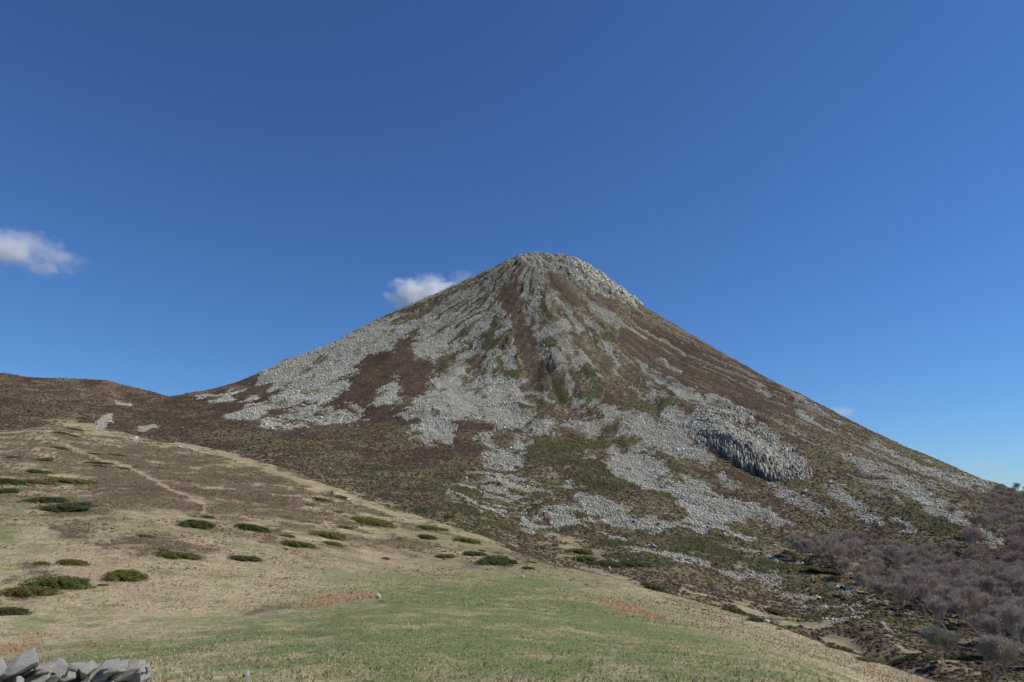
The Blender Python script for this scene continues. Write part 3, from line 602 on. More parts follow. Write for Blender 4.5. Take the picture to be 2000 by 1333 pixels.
# grass tufts on the meadow
def tufts(name, p, length, nb_, tint, seed, mat, wid=.16):
    g = np.random.default_rng(seed); n = len(p); a = g.random((n, nb_))*6.28; ln = length[:, None]*(.6+.7*g.random((n, nb_))); lean = .35+.75*g.random((n, nb_))
    d = np.stack([np.cos(a)*np.sin(lean), np.sin(a)*np.sin(lean), np.cos(lean)], -1)*ln[..., None]
    side = np.stack([-np.sin(a), np.cos(a), 0*a], -1)*(ln*wid*.5)[..., None]
    b0 = p[:, None]+d*.08*np.array([1, 1, 0]) - np.array([0, 0, .01])
    v = np.stack([b0-side, b0+side, b0+d*[1,1,1]], 2).reshape(-1, 3)
    o = link_mesh(name, v, np.arange(len(v)).reshape(-1, 3), mat)
    t = np.ones((n, nb_*3, 4)); t[..., :3] = tint[:, None, :]; color_attr(o.data, 'tint', t.reshape(-1, 4)); return o
wF = isF*(GS < EDGE)
gd = np.clip(GR_, 0, 1)
for (n, w, L0, sd) in ((90000, wF*(GR > 8)*(12/np.maximum(GR, 12))**1.6, .07, 21), (60000, wF*(GR > 45)*(60/np.maximum(GR, 60))**1.2, .13, 22)):
    p, i_, j_, tot = face_samples(w, n, sd)
    gg = GR_[i_, j_] > g.random(n)*1.05; hh = H[i_, j_] > g.random(n); bb = B[i_, j_] > .4
    tn = np.array([[.37,.305,.175]]); t0 = np.where(gg[:, None] & (g.random(n) < .72)[:, None], np.array([[.115,.19,.045]]), tn); t0 = np.where(hh[:, None], np.array([[.12,.085,.06]]), t0); t0 = np.where(bb[:, None], np.array([[.42,.28,.16]]), t0)
    t0 = t0*np.clip(g.normal(.95, .32, (n, 1)), .3, 1.7)
    L = L0*(.5+1.0*g.random(n))*np.where(bb, 1.25, 1)*np.where(gg, .8, 1.1)
    if sd == 21: o1 = (p, L, t0)
    else:
        p = np.concatenate([o1[0], p]); L = np.concatenate([o1[1], L]); t0 = np.concatenate([o1[2], t0])
tag(tufts('grass', p, L, 6, t0, 23, M_tint), 'short green and straw-coloured grass tufts growing over the meadow', 'grass', None, 'stuff')

# ---------------------------------------------------------------- shrubs
M_leaf = simple_mat('shrub_leaves', (.075,.09,.026), (.125,.135,.045), 5, 'tint', c3=(.16,.145,.06))
_nt = M_leaf.node_tree; _b = [n for n in _nt.nodes if n.type == 'BSDF_PRINCIPLED'][0]; _oi = _nt.nodes.new('ShaderNodeObjectInfo')
_c = mixc(_nt, 1.0, _b.inputs['Base Color'].links[0].from_socket, _oi.outputs['Color'], 'MULTIPLY'); _nt.links.new(_c, _b.inputs['Base Color'])
def shrub_mesh(seed, n=3200):
    g = np.random.default_rng(seed); V_, F_, T_ = [], [], []
    # lumpy inner mound
    A, Bn = 22, 8
    def rad_(az, el): return .42*(1+.22*math.sin(2*az+seed*1.7)+.14*math.sin(3*az+seed)+.12*math.sin(5*az+2*seed+el*3)+.10*math.sin(11*az+el*7+seed))
    for b in range(Bn+1):
        el = b/Bn*math.pi/2
        for a in range(A):
            az = a/A*2*math.pi; r = rad_(az, el)*(.88+.12*g.random())
            V_.append((r*math.cos(az)*math.cos(el)**.7, r*math.sin(az)*math.cos(el)**.7, .82*math.sin(el)*(.85+.3*g.random())-.1)); T_.append((.75,.72,.66))
    for b in range(Bn):
        for a in range(A):
            a2 = (a+1) % A; F_.append((b*A+a, b*A+a2, (b+1)*A+a2, (b+1)*A+a))
    for k in range(n):
        az = g.random()*2*math.pi; el = math.asin(min(1, g.random()**.8)); r = rad_(az, el)*(.98+.16*g.random()+(.25*g.random() if g.random() < .22 else 0)*(1-el))
        c = np.array([r*math.cos(az)*math.cos(el)**.7, r*math.sin(az)*math.cos(el)**.7, .86*math.sin(el)*(.8+.35*g.random())])
        d = np.array([math.cos(az)*.4, math.sin(az)*.4, .8])+g.normal(0, .45, 3); d /= np.linalg.norm(d); s = np.cross(d, g.normal(0, 1, 3)); s /= np.linalg.norm(s)+1e-6
        l = .014+.016*g.random(); b0 = len(V_)
        zz = np.array([1, 1, 2.4]); V_ += [tuple(c-s*l*.5*zz), tuple(c+s*l*.5*zz), tuple(c+d*l*1.5*zz), tuple(c+d*l*1.5*zz+s*l*.1)]
        t = g.uniform(.5, 1.55); T_ += [(t*1.35, t*1.0, t*.8) if g.random() < .18 else (t, t, t*.95)]*4; F_.append((b0, b0+1, b0+3, b0+2))
    o = link_mesh('shrub', V_, F_, M_leaf); tt_ = np.ones((len(V_), 4)); tt_[:, :3] = T_; color_attr(o.data, 'tint', tt_)
    me = o.data; bpy.data.objects.remove(o); return me
SH = [shrub_mesh(k+1) for k in range(5)]
def mound(u, y, w, h, label, lo=-1, hi=EDGE+.3, k=None, tone=1.0, tilt=0, group='dwarf shrubs dotted over the pale hillside'):
    P_, N_ = ground_pt(u, y+h*.3, lo, hi); r = math.hypot(P_[0], P_[1]); wm = w*r/FPX*.93
    vd = Vector(P_).normalized(); n = Vector(N_); n = (n+Vector((0, 0, .15))).normalized()
    sinv = max(.06, abs(n.dot(vd))); H_ = max(.06*wm, min(.15*wm, h*r/FPX*.36)); dep = max(.35*wm, min(1.3*wm, (h*r/FPX-H_*.8)/sinv))
    xax = Vector((math.cos(math.atan2(P_[0], P_[1])), -math.sin(math.atan2(P_[0], P_[1])), 0)); xax = (xax-n*xax.dot(n)).normalized(); yax = n.cross(xax)
    me = SH[(k if k is not None else int(u*7+y)) % 5]
    o = bpy.data.objects.new('shrub', me); col.objects.link(o)
    M = Matrix((xax, yax, n)).transposed().to_4x4() @ Matrix.Diagonal((wm, dep, H_*1.15, 1)); M.translation = Vector(P_)-n*.03*H_
    o.color = (1.15, .92, .85, 1) if 'brownish' in label or 'tiny brown' in label or 'thin brown' in label else (1.15, 1.05, .8, 1) if 'olive' in label or 'yellow' in label else (.62, .68, .7, 1) if 'dark' in label else (.82, .88, .72, 1)
    o.matrix_world = M; tag(o, label, 'shrub', group); return o
SHRUBS = [
 (14,938,58,22,'dark green shrub cut by the photo edge, on the upper hillside'), (10,958,42,13,'small dark shrub just below the shrub at the photo edge'),
 (78,940,54,11,'flat brownish shrub right of the shrubs at the photo edge'), (150,939,84,11,'long thin olive shrub in the pale grass of the upper hillside'),
 (92,974,60,20,'bushy dark shrub with bare brown tips, back one of a pair'), (120,989,98,20,'broad dark green shrub in front of the bushy brown-tipped one'),
 (385,1022,74,24,'broad dark green shrub below the end of the trail'), (407,1009,22,9,'tiny dark shrub just above the broad one below the trail'), (380,1006,10,7,'dot-sized dark shrub left of the tiny one below the trail'),
 (491,1029,68,21,'oval dark green shrub with a brown upper edge'), (582,1061,62,20,'deep green lens-shaped shrub on bare straw grass'), (645,1044,66,20,'olive green oval shrub, largest of the middle row'),
 (648,1060,40,12,'small low shrub right beneath the large olive oval'), (564,1045,28,9,'small brownish shrub between two larger green ovals'), (476,1088,56,16,'ragged dark shrub at the upper edge of the green meadow'),
 (246,1120,80,36,'tall rounded dark green shrub with a yellow-green right end'), (200,1140,16,11,'tiny yellow-green shrub beside the tall rounded one'),
 (118,1133,90,36,'large bright green shrub merging into brown heather'), (55,1150,74,36,'brownish olive shrub left of the large bright green one'), (140,1096,50,18,'flat-topped olive shrub above the large bright green one'), (82,1098,26,11,'small brown shrub left of the flat-topped olive one'),
 (18,1190,56,30,'dark shrub with brown heather behind, low at the photo edge'), (342,1081,74,17,'long ragged green shrub on a brown heather patch'), (320,1071,20,16,'upright knob of shrub at the end of the long ragged one'),
 (285,1046,34,9,'thin olive shrub in brown heather, upper middle of the hillside'),
 (628,975,38,10,'dark flat shrub just below the stony boundary path'), (668,971,32,9,'brownish shrub below the walker on the path'), (725,1016,96,20,'very wide olive shrub under the boundary path'), (675,1029,34,10,'small dark shrub left of the very wide olive one'),
 (832,1047,42,16,'dark two-humped shrub on the middle hillside'), (915,1054,52,15,'olive shrub with a brown left side near the stony slope'), (845,1031,70,9,'long thin slanting shrub along the boundary path'), (868,1084,40,13,'low olive shrub left of the dark thicket'),
 (753,1091,20,8,'tiny brown hummock shrub alone on the straw grass'), (925,1080,44,14,'sloping dark shrub at the left end of the thicket'), (970,1092,90,22,'dark thicket, widest mass of green above the meadow'), (940,1075,16,6,'tiny dark shrub above the thicket'), (1031,1108,24,10,'small round dark shrub where the meadow crest begins'), (1004,1099,20,9,'small dark shrub closing the thicket at its end'), (1040,1098,22,7,'flat shrub above the small round one on the crest'),
 (606,987,16,5,'tiny brown shrub below the stony path'), (660,998,24,6,'thin brown shrub above the very wide olive one'),
 (22,892,20,5,'thin dark shrub high on the hillside at the photo edge'), (85,897,40,7,'thin olive shrub high on the left hillside'), (76,919,40,9,'dull green shrub in brown turf high on the hillside'), (117,875,26,6,'flat shrub beside the upper start of the trail'), (190,903,34,6,'dark shrub crossing the trail line'), (206,904,30,6,'green shrub touching the trail'), (240,913,26,6,'little green shrub on the lower side of the trail'), (195,911,26,5,'thin dark shrub under the one crossing the trail'),
 (118,846,30,5,'flat dark shrub just below the saddle track'), (150,838,26,5,'dark shrub on the rise below the saddle track'), (143,850,22,5,'small shrub between the flat ones below the saddle'), (188,887,24,5,'small shrub above the trail bend'), (233,888,28,5,'thin shrub right of the trail bend'),
]
for s_ in SHRUBS: mound(*s_)
SHR2 = [
 (1136,1077,46,14,'bright olive shrub beyond the crest, upper of two',EDGE), (1140,1090,46,15,'green shrub behind the white fence post, lower of two',EDGE), (1195,1101,66,14,'long dark shrub sloping down beyond the crest',EDGE), (1160,1098,30,12,'dark shrub between boulders beyond the crest',EDGE),
 (1283,1142,56,20,'dark bushy shrub standing on the meadow crest',EDGE-.3), (1395,1182,20,9,'small yellow-green shrub on the crest grass',EDGE-.6), (1434,1189,50,20,'long green shrub slanting along the crest',EDGE-.6), (1476,1210,34,16,'dark two-lobed shrub on the straw slope',EDGE-.6), (1522,1229,11,5,'dot of dark shrub on the straw slope',EDGE-.6),
 (1520,1190,42,18,'rounded deep green shrub behind the brown strip',EDGE+.4), (1660,1273,54,8,'first length of the thin shrub row on the straw slope',EDGE-.4), (1700,1290,46,8,'second length of the thin shrub row on the straw slope',EDGE-.4), (1622,1262,24,7,'upper tip of the thin shrub row',EDGE-.4),
 (1818,1286,28,14,'very dark round shrub at the foot of the lone grey tree',EDGE+.4), (1895,1280,66,18,'dark green thicket between the lone grey tree and the last tree',EDGE+.4),
 (1085,1067,18,6,'small shrub on pale turf beyond the fence',EDGE+.2), (1060,1071,16,6,'tiny round shrub by the fence line',EDGE+.2), (1195,1065,40,9,'dull green shrub on brown slope behind the fence',EDGE+.5), (875,1011,24,8,'small deep green shrub in the heather',EDGE+.5),
 (1240,1105,60,14,'dark shrub patch on the slope right of the pale boulder',EDGE+.3), (1760,1290,60,10,'dark flat shrub at the foot of the straw slope',EDGE+.3),(1600,1130,60,12,'olive shrub below the leftmost bare trees',EDGE+.5),
]
for u, y, w, h, lb, lo in SHR2: mound(u, y, w, h, lb, lo, EDGE+.3 if lo < EDGE else 99, group='dwarf shrubs beyond the meadow crest')

# ---------------------------------------------------------------- bare trees
M_bark = simple_mat('grey_bark', (.26,.24,.20), (.42,.39,.33), 3)
M_twig = simple_mat('bare_twigs', (.42,.36,.285), (.58,.50,.40), .5)
M_twig2 = simple_mat('reddish_twigs', (.42,.325,.26), (.56,.44,.36), .5)
M_twig3 = simple_mat('lichen_twigs', (.34,.34,.24), (.46,.45,.33), .5)
def tube(V_, F_, a, b, ra, rb_, sides=5):
    a, b = Vector(a), Vector(b); d = (b-a).normalized(); s = d.orthogonal().normalized(); t = d.cross(s); b0 = len(V_)
    for c, r in ((a, ra), (b, rb_)):
        for k in range(sides): an = 2*math.pi*k/sides; V_.append(c+s*(r*math.cos(an))+t*(r*math.sin(an)))
    for k in range(sides): k2 = (k+1) % sides; F_.append((b0+k, b0+k2, b0+sides+k2, b0+sides+k))
def make_tree(seed, stems, height, spread, twig_mat, ntw=1.15, twr=1.25):
    R_ = random.Random(seed); TV, TF, CV, CFc = [], [], [], []
    def twigs(p, d, n, L):
        for _ in range(n):
            v = (d+Vector((R_.gauss(0, .75), R_.gauss(0, .75), R_.gauss(.55, .45)))).normalized()*L*R_.uniform(.5, 1.2); s = v.cross(Vector((R_.gauss(0, 1), R_.gauss(0, 1), R_.gauss(0, 1)))).normalized()*.014*twr
            b0 = len(CV); CV.extend([p-s, p+s, p+v*.55+s*.7+Vector((0, 0, .03)), p+v*.55-s*.7, p+v+s*.3, p+v-s*.3]); CFc.append((b0, b0+1, b0+2, b0+3)); CFc.append((b0+3, b0+2, b0+4, b0+5))
    def grow(p, d, L, r, depth):
        n = 3 if depth < 3 else 2; q_ = p
        for k in range(n):
            d = (d+Vector((R_.gauss(0, .13), R_.gauss(0, .13), R_.gauss(.05, .08)))).normalized(); q2 = q_+d*(L/n); r2 = r*.86
            if depth <= 2: tube(TV, TF, q_, q2, r*1.25, r2*1.25, 5)
            else: tube(CV, CFc, q_, q2, max(r, .022), max(r2, .016), 3)
            if depth >= 2: twigs(q2, d, int(ntw*(depth)), .75)
            q_ = q2; r = r2
        if depth < 5:
            for _ in range(R_.choice((2, 3, 3))):
                an = R_.uniform(0, 6.28); sp = R_.uniform(.22, .6)*spread
                nd = (d+Vector((math.cos(an)*sp, math.sin(an)*sp, R_.uniform(.12, .5)))).normalized(); grow(q_, nd, L*R_.uniform(.76, .98), r*.68, depth+1)
        else: twigs(q_, d, int(3*ntw), .6)
    for k in range(stems):
        an = R_.uniform(0, 6.28); ln = .06 if stems == 1 else .2
        grow(Vector((math.cos(an)*.15*(stems > 1), math.sin(an)*.15*(stems > 1), -.2)), Vector((math.cos(an)*ln, math.sin(an)*ln, 1)).normalized(), height*.16, .12*height/8/(stems**.3), 0)
    ms = []
    for nm, a, b, mt in (('trunk', TV, TF, M_bark), ('crown', CV, CFc, twig_mat)):
        me = bpy.data.meshes.new(nm); me.from_pydata([tuple(v) for v in a], [], b); me.materials.append(mt); ms.append(me)
    return ms
random.seed(3)
TREES = [make_tree(11, 1, 9.5, 1.0, M_twig), make_tree(12, 2, 9, 1.1, M_twig2), make_tree(13, 3, 8.5, 1.0, M_twig), make_tree(14, 1, 10, .85, M_twig2), make_tree(15, 2, 8.5, 1.2, M_twig), make_tree(16, 4, 7.5, 1.0, M_twig3), make_tree(17, 1, 9, 1.0, M_twig)]
print('TWIGS', [len(t[1].polygons) for t in TREES])
def tree(P_, k, s, label, group=None, rz=None):
    r = bpy.data.objects.new('bare_tree', None); col.objects.link(r); r.empty_display_size = .5; r.location = Vector(P_)
    r.rotation_euler = (random.gauss(0, .05), random.gauss(0, .05), random.uniform(0, 6.28) if rz is None else rz); r.scale = (s, s, s*random.uniform(.9, 1.1))
    tag(r, label, 'tree', group)
    for me in TREES[k]:
        c = bpy.data.objects.new(me.name.split('.')[0], me); col.objects.link(c); c.parent = r
    return r
def in_poly(P, X, Y):
    ins = False
    for i in range(len(P)):
        (ax, ay), (bx, by) = P[i], P[(i+1) % len(P)]
        if (ay > Y) != (by > Y) and X < (bx-ax)*(Y-ay)/(by-ay)+ax: ins = not ins
    return ins
WOOD = [(1535,1090),(1600,1078),(1700,1085),(1790,1090),(1890,1105),(2060,1095),(2060,1322),(1975,1300),(1900,1262),(1850,1240),(1795,1216),(1750,1190),(1690,1172),(1640,1132),(1590,1112)]
WOOD2 = [(1885,1060),(1905,1022),(1935,990),(1965,980),(2060,980),(2060,1092),(1900,1092)]
def fill(poly, n, lab, grp, smin, dmin, seed):
    P = np.array(poly); w = ((GU > P[:, 0].min()) & (GU < P[:, 0].max()) & (GY > P[:, 1].min()) & (GY < P[:, 1].max()) & (GS > smin) & (GS < RIDGE-.1)).astype(float)
    pts, i_, j_, t_ = face_samples(w, n*14, seed); keep = []
    for k in range(len(pts)):
        if len(keep) >= n: break
        if not in_poly(poly, GU[i_[k], j_[k]], GY[i_[k], j_[k]]): continue
        if any((pts[k][0]-a[0])**2+(pts[k][1]-a[1])**2 < dmin*dmin for a in keep): continue
        keep.append(pts[k]); kd = random.choice((0, 1, 2, 3, 3, 4, 6, 6)); uu_, yy_ = GU[i_[k], j_[k]], GY[i_[k], j_[k]]
        top_ = not in_poly(poly, uu_, yy_-22); bot_ = not in_poly(poly, uu_, yy_+30)
        zone = 'at the upper edge' if top_ else 'at the lower edge' if bot_ else 'in the depth'
        side = 'left third' if uu_ < 1700 else 'middle third' if uu_ < 1850 else 'right third'
        tn = {1: 'reddish twin-stemmed', 3: 'slim reddish', 0: 'single-stemmed grey', 2: 'many-stemmed grey', 4: 'spreading grey', 6: 'upright grey'}[kd]
        tree(pts[k], kd, random.uniform(.55, .92)*(1 if grp.endswith('peak') else 1.25), (tn+' bare tree '+zone+' of the '+side+' of the wood') if grp.endswith('peak') else (tn+' bare tree '+zone+' of the stand under the right skyline'), grp)
    print(grp, len(keep), t_)
fill(WOOD, 250, 'bare grey-brown tree standing among others in the leafless wood below the peak', 'bare trees of the wood below the peak', EDGE+1, 3.2, 31)
fill(WOOD2, 95, 'bare tree in the leafless stand under the right skyline', 'bare trees under the right skyline', EDGE+2, 3.2, 32)
for u, y, k, s, lb, lo in [
 (1556,1106,2,1.0,'bare grey tree at the left tip of the wood',EDGE+1), (1582,1110,4,.95,'pale-twigged tree second from the left tip of the wood',EDGE+1), (1648,1098,0,1.1,'tall forked bare tree above the reddish bracken gap',EDGE+1), (1616,1122,1,.6,'small reddish bare tree below the left tip of the wood',EDGE+1),
 (1790,1188,0,1.05,'dark-trunked bare tree at the lower edge of the wood',EDGE+1), (1855,1198,2,.95,'many-stemmed bare tree leaning out of the lower wood edge',EDGE+1),
 (1843,1298,5,.62,'lone grey-green tree with several stems beside the dark round shrub',EDGE+.4), (1945,1345,2,.66,'nearest bare tree, bushy and grey, at the lower right corner',EDGE+.4), (1975,1350,4,.6,'bushy bare tree touching the nearest one at the corner',EDGE+.4),
 (1968,980,0,1.0,'bare tree standing up against the sky at the right end of the ridge',EDGE+3), (1905,962,4,.62,'small bare tree on the scree strip under the ridge',EDGE+4), (1848,925,6,.5,'tiny bare tree alone on the upper right ridge slope',EDGE+4), (1860,1008,2,.9,'grey bush-like tree beside the upper scree strip',EDGE+3), (1610,930,4,.45,'small leafless tree under the cliff foot',EDGE+3), (1880,980,1,.8,'small reddish tree between the two scree strips',EDGE+3)]:
    P_, _n = ground_pt(u, y, lo); tree(P_, k, s, lb)

# ---------------------------------------------------------------- dry-stone wall in the near left corner
M_wall = simple_mat('lichened_stone', (.32,.30,.25), (.60,.56,.48), 6.0, None, .95, .05, (.66,.64,.58))
def stone_mesh(seed, sub=4, name='stone', mat=M_wall, boxy=1.0, nz=.07):
    g = np.random.default_rng(seed); bm = bmesh.new(); bmesh.ops.create_icosphere(bm, subdivisions=sub, radius=1)
    off = g.random(3)*50; pl = [(Vector(g.normal(0, 1, 3)).normalized(), g.uniform(.5, .85)) for _ in range(12)]
    for v in bm.verts:
        d = v.co.normalized(); m = max(abs(d.x), abs(d.y), abs(d.z)); p_ = d/m*boxy+d*(1-boxy)
        for nn, dd in pl:
            k = p_.dot(nn)
            if k > dd: p_ -= nn*(k-dd)*1.0
        x_, y_, z_ = p_*2.2+Vector(off); a = np.array([x_]); b = np.array([y_+z_*.7]); c = np.array([z_-x_*.4])
        n1_ = fbm(a, b, 4, seed)[0]+fbm(b, c, 4, seed+5)[0]-1; n2_ = fbm(a*5, b*5, 2, seed+9)[0]-.5
        v.co = p_*(1+nz*1.6*n1_+nz*.7*n2_)
    me = bpy.data.meshes.new(name); bm.to_mesh(me); bm.free(); me.materials.append(mat)
    for p_ in me.polygons: p_.use_smooth = True
    return me
wall = bpy.data.objects.new('dry_stone_wall', None); col.objects.link(wall)
WR = 8.6
wx, wy, wz = [float(a) for a in unproj(290, 1400, WR)]
wall.location = (wx, wy, wz)
tag(wall, 'lichened grey dry-stone wall ending in the near left corner', 'wall')
STN = [stone_mesh(50+k) for k in range(9)]
# visible stones (centre and size as photographed, rotation in the wall plane, depth offset), then the courses beneath
st = [(-60,1312,52,40,6,0),(-14,1300,46,26,-10,.03),(26,1304,62,30,-20,0),(-16,1324,40,24,-4,-.02),(16,1328,16,30,8,.05),(34,1330,22,32,14,-.02),(62,1302,30,18,-6,.05),(66,1322,40,36,-14,0),(92,1302,34,20,8,.04),(96,1326,22,34,18,-.03),(118,1300,30,26,-32,.02),(124,1318,30,20,-4,-.02),(146,1306,34,24,6,.03),(140,1334,52,16,4,-.03),(168,1304,28,24,-18,.02),(176,1324,50,20,-26,.0),(204,1303,40,26,-8,.03),(228,1300,46,22,4,.01),(234,1316,58,26,-10,-.02),(204,1334,40,18,-30,-.03),(262,1303,30,22,8,.03),(272,1316,38,34,-6,0),(284,1302,18,18,4,.02),(244,1338,24,26,-30,.02),(280,1340,30,20,5,-.02),(100,1345,48,20,0,0),(24,1350,50,24,0,0),(180,1350,40,20,0,0)]
rw = random.Random(4)
for row, yy in enumerate((1372, 1404, 1438)):
    x_ = -120+row*17
    while x_ < 285:
        w_ = rw.uniform(34, 60); st.append((x_+w_/2, yy+rw.uniform(-4, 4), w_, 36, rw.uniform(-8, 8), rw.uniform(-.03, .03))); x_ += w_*.93
for x_, w_ in ((-115, 60), (-100, 70)): st.append((x_, 1310, w_, 50, 5, .05))
for k, (u, y, w, h, a, dp) in enumerate(st):
    for back in (0, 1):
        if back and k % 2: continue
        rr = WR+dp*2+.36*back
        X, Y_, Z_ = [float(q_) for q_ in unproj(u, y+4+(10 if back else 0), rr)]
        o = bpy.data.objects.new('stone', STN[(k*4+back*3) % 9]); col.objects.link(o); o.parent = wall
        s_ = rr/FPX; az_ = math.atan2(X, Y_)
        o.scale = (w*s_*.50, .20+.04*((k*7) % 3), h*s_*.44)
        o.rotation_euler = (0, rad(a), -az_+.05); o.location = (X-wx, Y_-wy, Z_-wz)
# ---------------------------------------------------------------- boulders one can point to
M_pale = simple_mat('pale_stone', (.33,.31,.27), (.50,.47,.41), 3, None, .9, .05)
BLD = [stone_mesh(90+k, 3, 'boulder', M_pale, .4, .2) for k in range(3)]
for u, y, w, h, lb, lo, hi in [(480,1318,14,12,'small pale stone lying in the green meadow nearest the viewer',-1,3), (909,1181,6,6,'white stone on the smooth green strip, left of a pair',-1,3.5), (943,1179,5,6,'white stone on the smooth green strip, right of a pair',-1,3.5),
 (738,1164,11,9,'grey boulder poking out of orange bracken at its end',-1,3.5),(702,1166,9,10,'grey split boulder among orange bracken',-1,3.5),
 (1572,969,10,6,'white boulder alone on the dark heather below the cliff',EDGE+2,99), (1570,975,6,5,'smaller white boulder under the lone white one',EDGE+2,99), (1276,1067,10,7,'bright boulder among the shrubs of the lower slope',EDGE+.5,99), (1191,1112,7,8,'pale boulder between dark shrubs beyond the crest',EDGE,99),
 (262,857,13,8,'pale rock heap beside the saddle track',EDGE-.6,EDGE+1), (250,796,10,4,'white rock on the hill above the saddle track',EDGE+.5,99), (223,789,8,3,'thin white rock at the top of the saddle track',EDGE+.5,99), (352,873,9,4,'pale boulder on the boundary path',EDGE-.5,EDGE+1), (372,878,9,5,'little pale boulder next on the boundary path',EDGE-.5,EDGE+1), (215,824,8,5,'broken grey outcrop rock above the saddle track',EDGE-.2,EDGE+2),
 (320,1068,4,4,'tiny white stone on the ragged shrub knob',-1,EDGE), (1020,1127,7,5,'small white stone where the meadow crest begins',-1,EDGE), (680,976,10,5,'pale stone on the path right of the walker',EDGE-.5,EDGE+1), (1325,1157,8,7,'grey stone on the crest beside the dark bushy shrub',EDGE-.5,EDGE), (1497,1196,12,7,'pinkish stone on the brown strip behind the crest',EDGE-.2,EDGE+1)]:
    P_, N_ = ground_pt(u, y+h*.4, lo, hi); r = math.hypot(P_[0], P_[1]); s_ = r/FPX
    o = bpy.data.objects.new('boulder', BLD[int(u) % 3]); col.objects.link(o); o.location = (P_[0], P_[1], P_[2]+h*s_*.25); o.scale = (w*s_*.66, w*s_*.5, h*s_*.68); o.rotation_euler = (.2, .1, u)
    tag(o, lb, 'boulder')
# ---------------------------------------------------------------- fence posts
M_post = simple_mat('weathered_wood', (.42,.40,.36), (.60,.57,.52), 6)
PV, PF = [], []
ring_n = 7
for k, (z_, r_) in enumerate([(-.2, .055), (.6, .052), (1.12, .046), (1.2, .03)]):
    for a in range(ring_n): PV.append((r_*math.cos(a*6.283/ring_n)+.01*k, r_*math.sin(a*6.283/ring_n), z_))
for k in range(3):
    for a in range(ring_n): PF.append((k*ring_n+a, k*ring_n+(a+1) % ring_n, (k+1)*ring_n+(a+1) % ring_n, (k+1)*ring_n+a))
PV.append((.03, 0, 1.22)); pm = bpy.data.meshes.new('fence_post'); pm.from_pydata(PV, [], PF+[(3*ring_n+a, 3*ring_n+(a+1) % ring_n, 4*ring_n) for a in range(ring_n)]); pm.materials.append(M_post)
for u, y, hp, lb in [(1077,1096,11,'leaning grey post on the crest left of the white post'), (1125,1102,13,'white fence post in front of the green shrub on the crest'), (1209,1125,8,'short pale post further down the crest'), (668,968,8,'post on the path just right of the walker'), (683,973,6,'short post second right of the walker'), (186,833,9,'pale post left of the saddle track'), (183,819,7,'post highest up left of the saddle track'), (220,828,8,'pale post right of the saddle track'), (287,820,6,'lone pale post in the heather right of the saddle'), (216,857,7,'pale post where the track meets the trail'), (1338,1150,8,'thin post on the crest beyond the dark bushy shrub'), (1543,1228,8,'thin post beside the brown strip on the straw slope')]:
    P_, _ = ground_pt(u, y, EDGE-.5, EDGE+2); r = math.hypot(P_[0], P_[1])
    o = bpy.data.objects.new('fence_post', pm); col.objects.link(o); o.location = Vector(P_); s_ = hp*r/FPX/1.2; o.scale = (s_*1.25, s_*1.25, s_); o.rotation_euler = (random.gauss(0, .06), random.gauss(0, .06), u)
    tag(o, lb, 'post', 'posts along the old boundary')
# ---------------------------------------------------------------- walker on the path
def skin_fig(name, joints, edges, mat, parent, sub=2):
    me = bpy.data.meshes.new(name); me.from_pydata([j[0] for j in joints], edges, []); o = bpy.data.objects.new(name, me); col.objects.link(o)
    sk = o.modifiers.new('skin', 'SKIN'); ss_ = o.modifiers.new('sub', 'SUBSURF'); ss_.levels = ss_.render_levels = sub
    for k, j in enumerate(joints): me.skin_vertices[0].data[k].radius = (j[1], j[1]*(j[2] if len(j) > 2 else 1))
    me.skin_vertices[0].data[0].use_root = True; me.materials.append(mat); o.parent = parent; return o
M_skin = simple_mat('skin', (.45,.28,.20), (.5,.32,.23), 4); M_jkt = simple_mat('dark_jacket', (.035,.03,.05), (.05,.045,.07), 4); M_trs = simple_mat('dark_trousers', (.03,.03,.035), (.05,.05,.055), 4); M_hair = simple_mat('dark_hair', (.03,.02,.015), (.05,.035,.025), 9); M_bag = simple_mat('purple_backpack', (.22,.16,.22), (.30,.22,.28), 4)
hk = bpy.data.objects.new('person', None); col.objects.link(hk); P_, _ = ground_pt(649, 971, EDGE-.5, EDGE+.6); hk.location = Vector(P_); hk.rotation_euler = (0, 0, rad(55)); hk.scale = (1.15,)*3
tag(hk, 'walker in a dark jacket and trousers with a mauve backpack mid-stride on the path', 'person')
J_ = [((0,0,.95),.13,.8), ((0,0,1.15),.13,.8), ((0,0,1.36),.15,.7), ((0,0,1.48),.06), ((0,.02,1.58),.075), ((0,.03,1.68),.085),
 ((.1,0,.92),.09), ((.12,.22,.50),.065), ((.12,.26,.09),.045), ((.12,.38,.05),.04), ((-.1,0,.92),.09), ((-.11,-.12,.48),.065), ((-.11,-.38,.12),.045), ((-.11,-.28,.05),.04),
 ((.2,0,1.38),.06), ((.25,-.12,1.12),.045), ((.24,-.02,.90),.035), ((.24,.03,.82),.03), ((-.2,0,1.38),.06), ((-.25,.12,1.12),.045), ((-.24,.28,.96),.035), ((-.24,.35,.92),.03)]
skin_fig('body', J_, [(0,1),(1,2),(2,3),(3,4),(4,5),(0,6),(6,7),(7,8),(8,9),(0,10),(10,11),(11,12),(12,13),(2,14),(14,15),(15,16),(16,17),(2,18),(18,19),(19,20),(20,21)], M_skin, hk)
skin_fig('jacket', [((0,0,.90),.155,.85), ((0,0,1.15),.155,.85), ((0,0,1.36),.175,.75), ((0,0,1.46),.09), ((.2,0,1.38),.08), ((.25,-.12,1.12),.062), ((.24,-.02,.92),.05), ((-.2,0,1.38),.08), ((-.25,.12,1.12),.062), ((-.24,.27,.97),.05)], [(0,1),(1,2),(2,3),(2,4),(4,5),(5,6),(2,7),(7,8),(8,9)], M_jkt, hk)
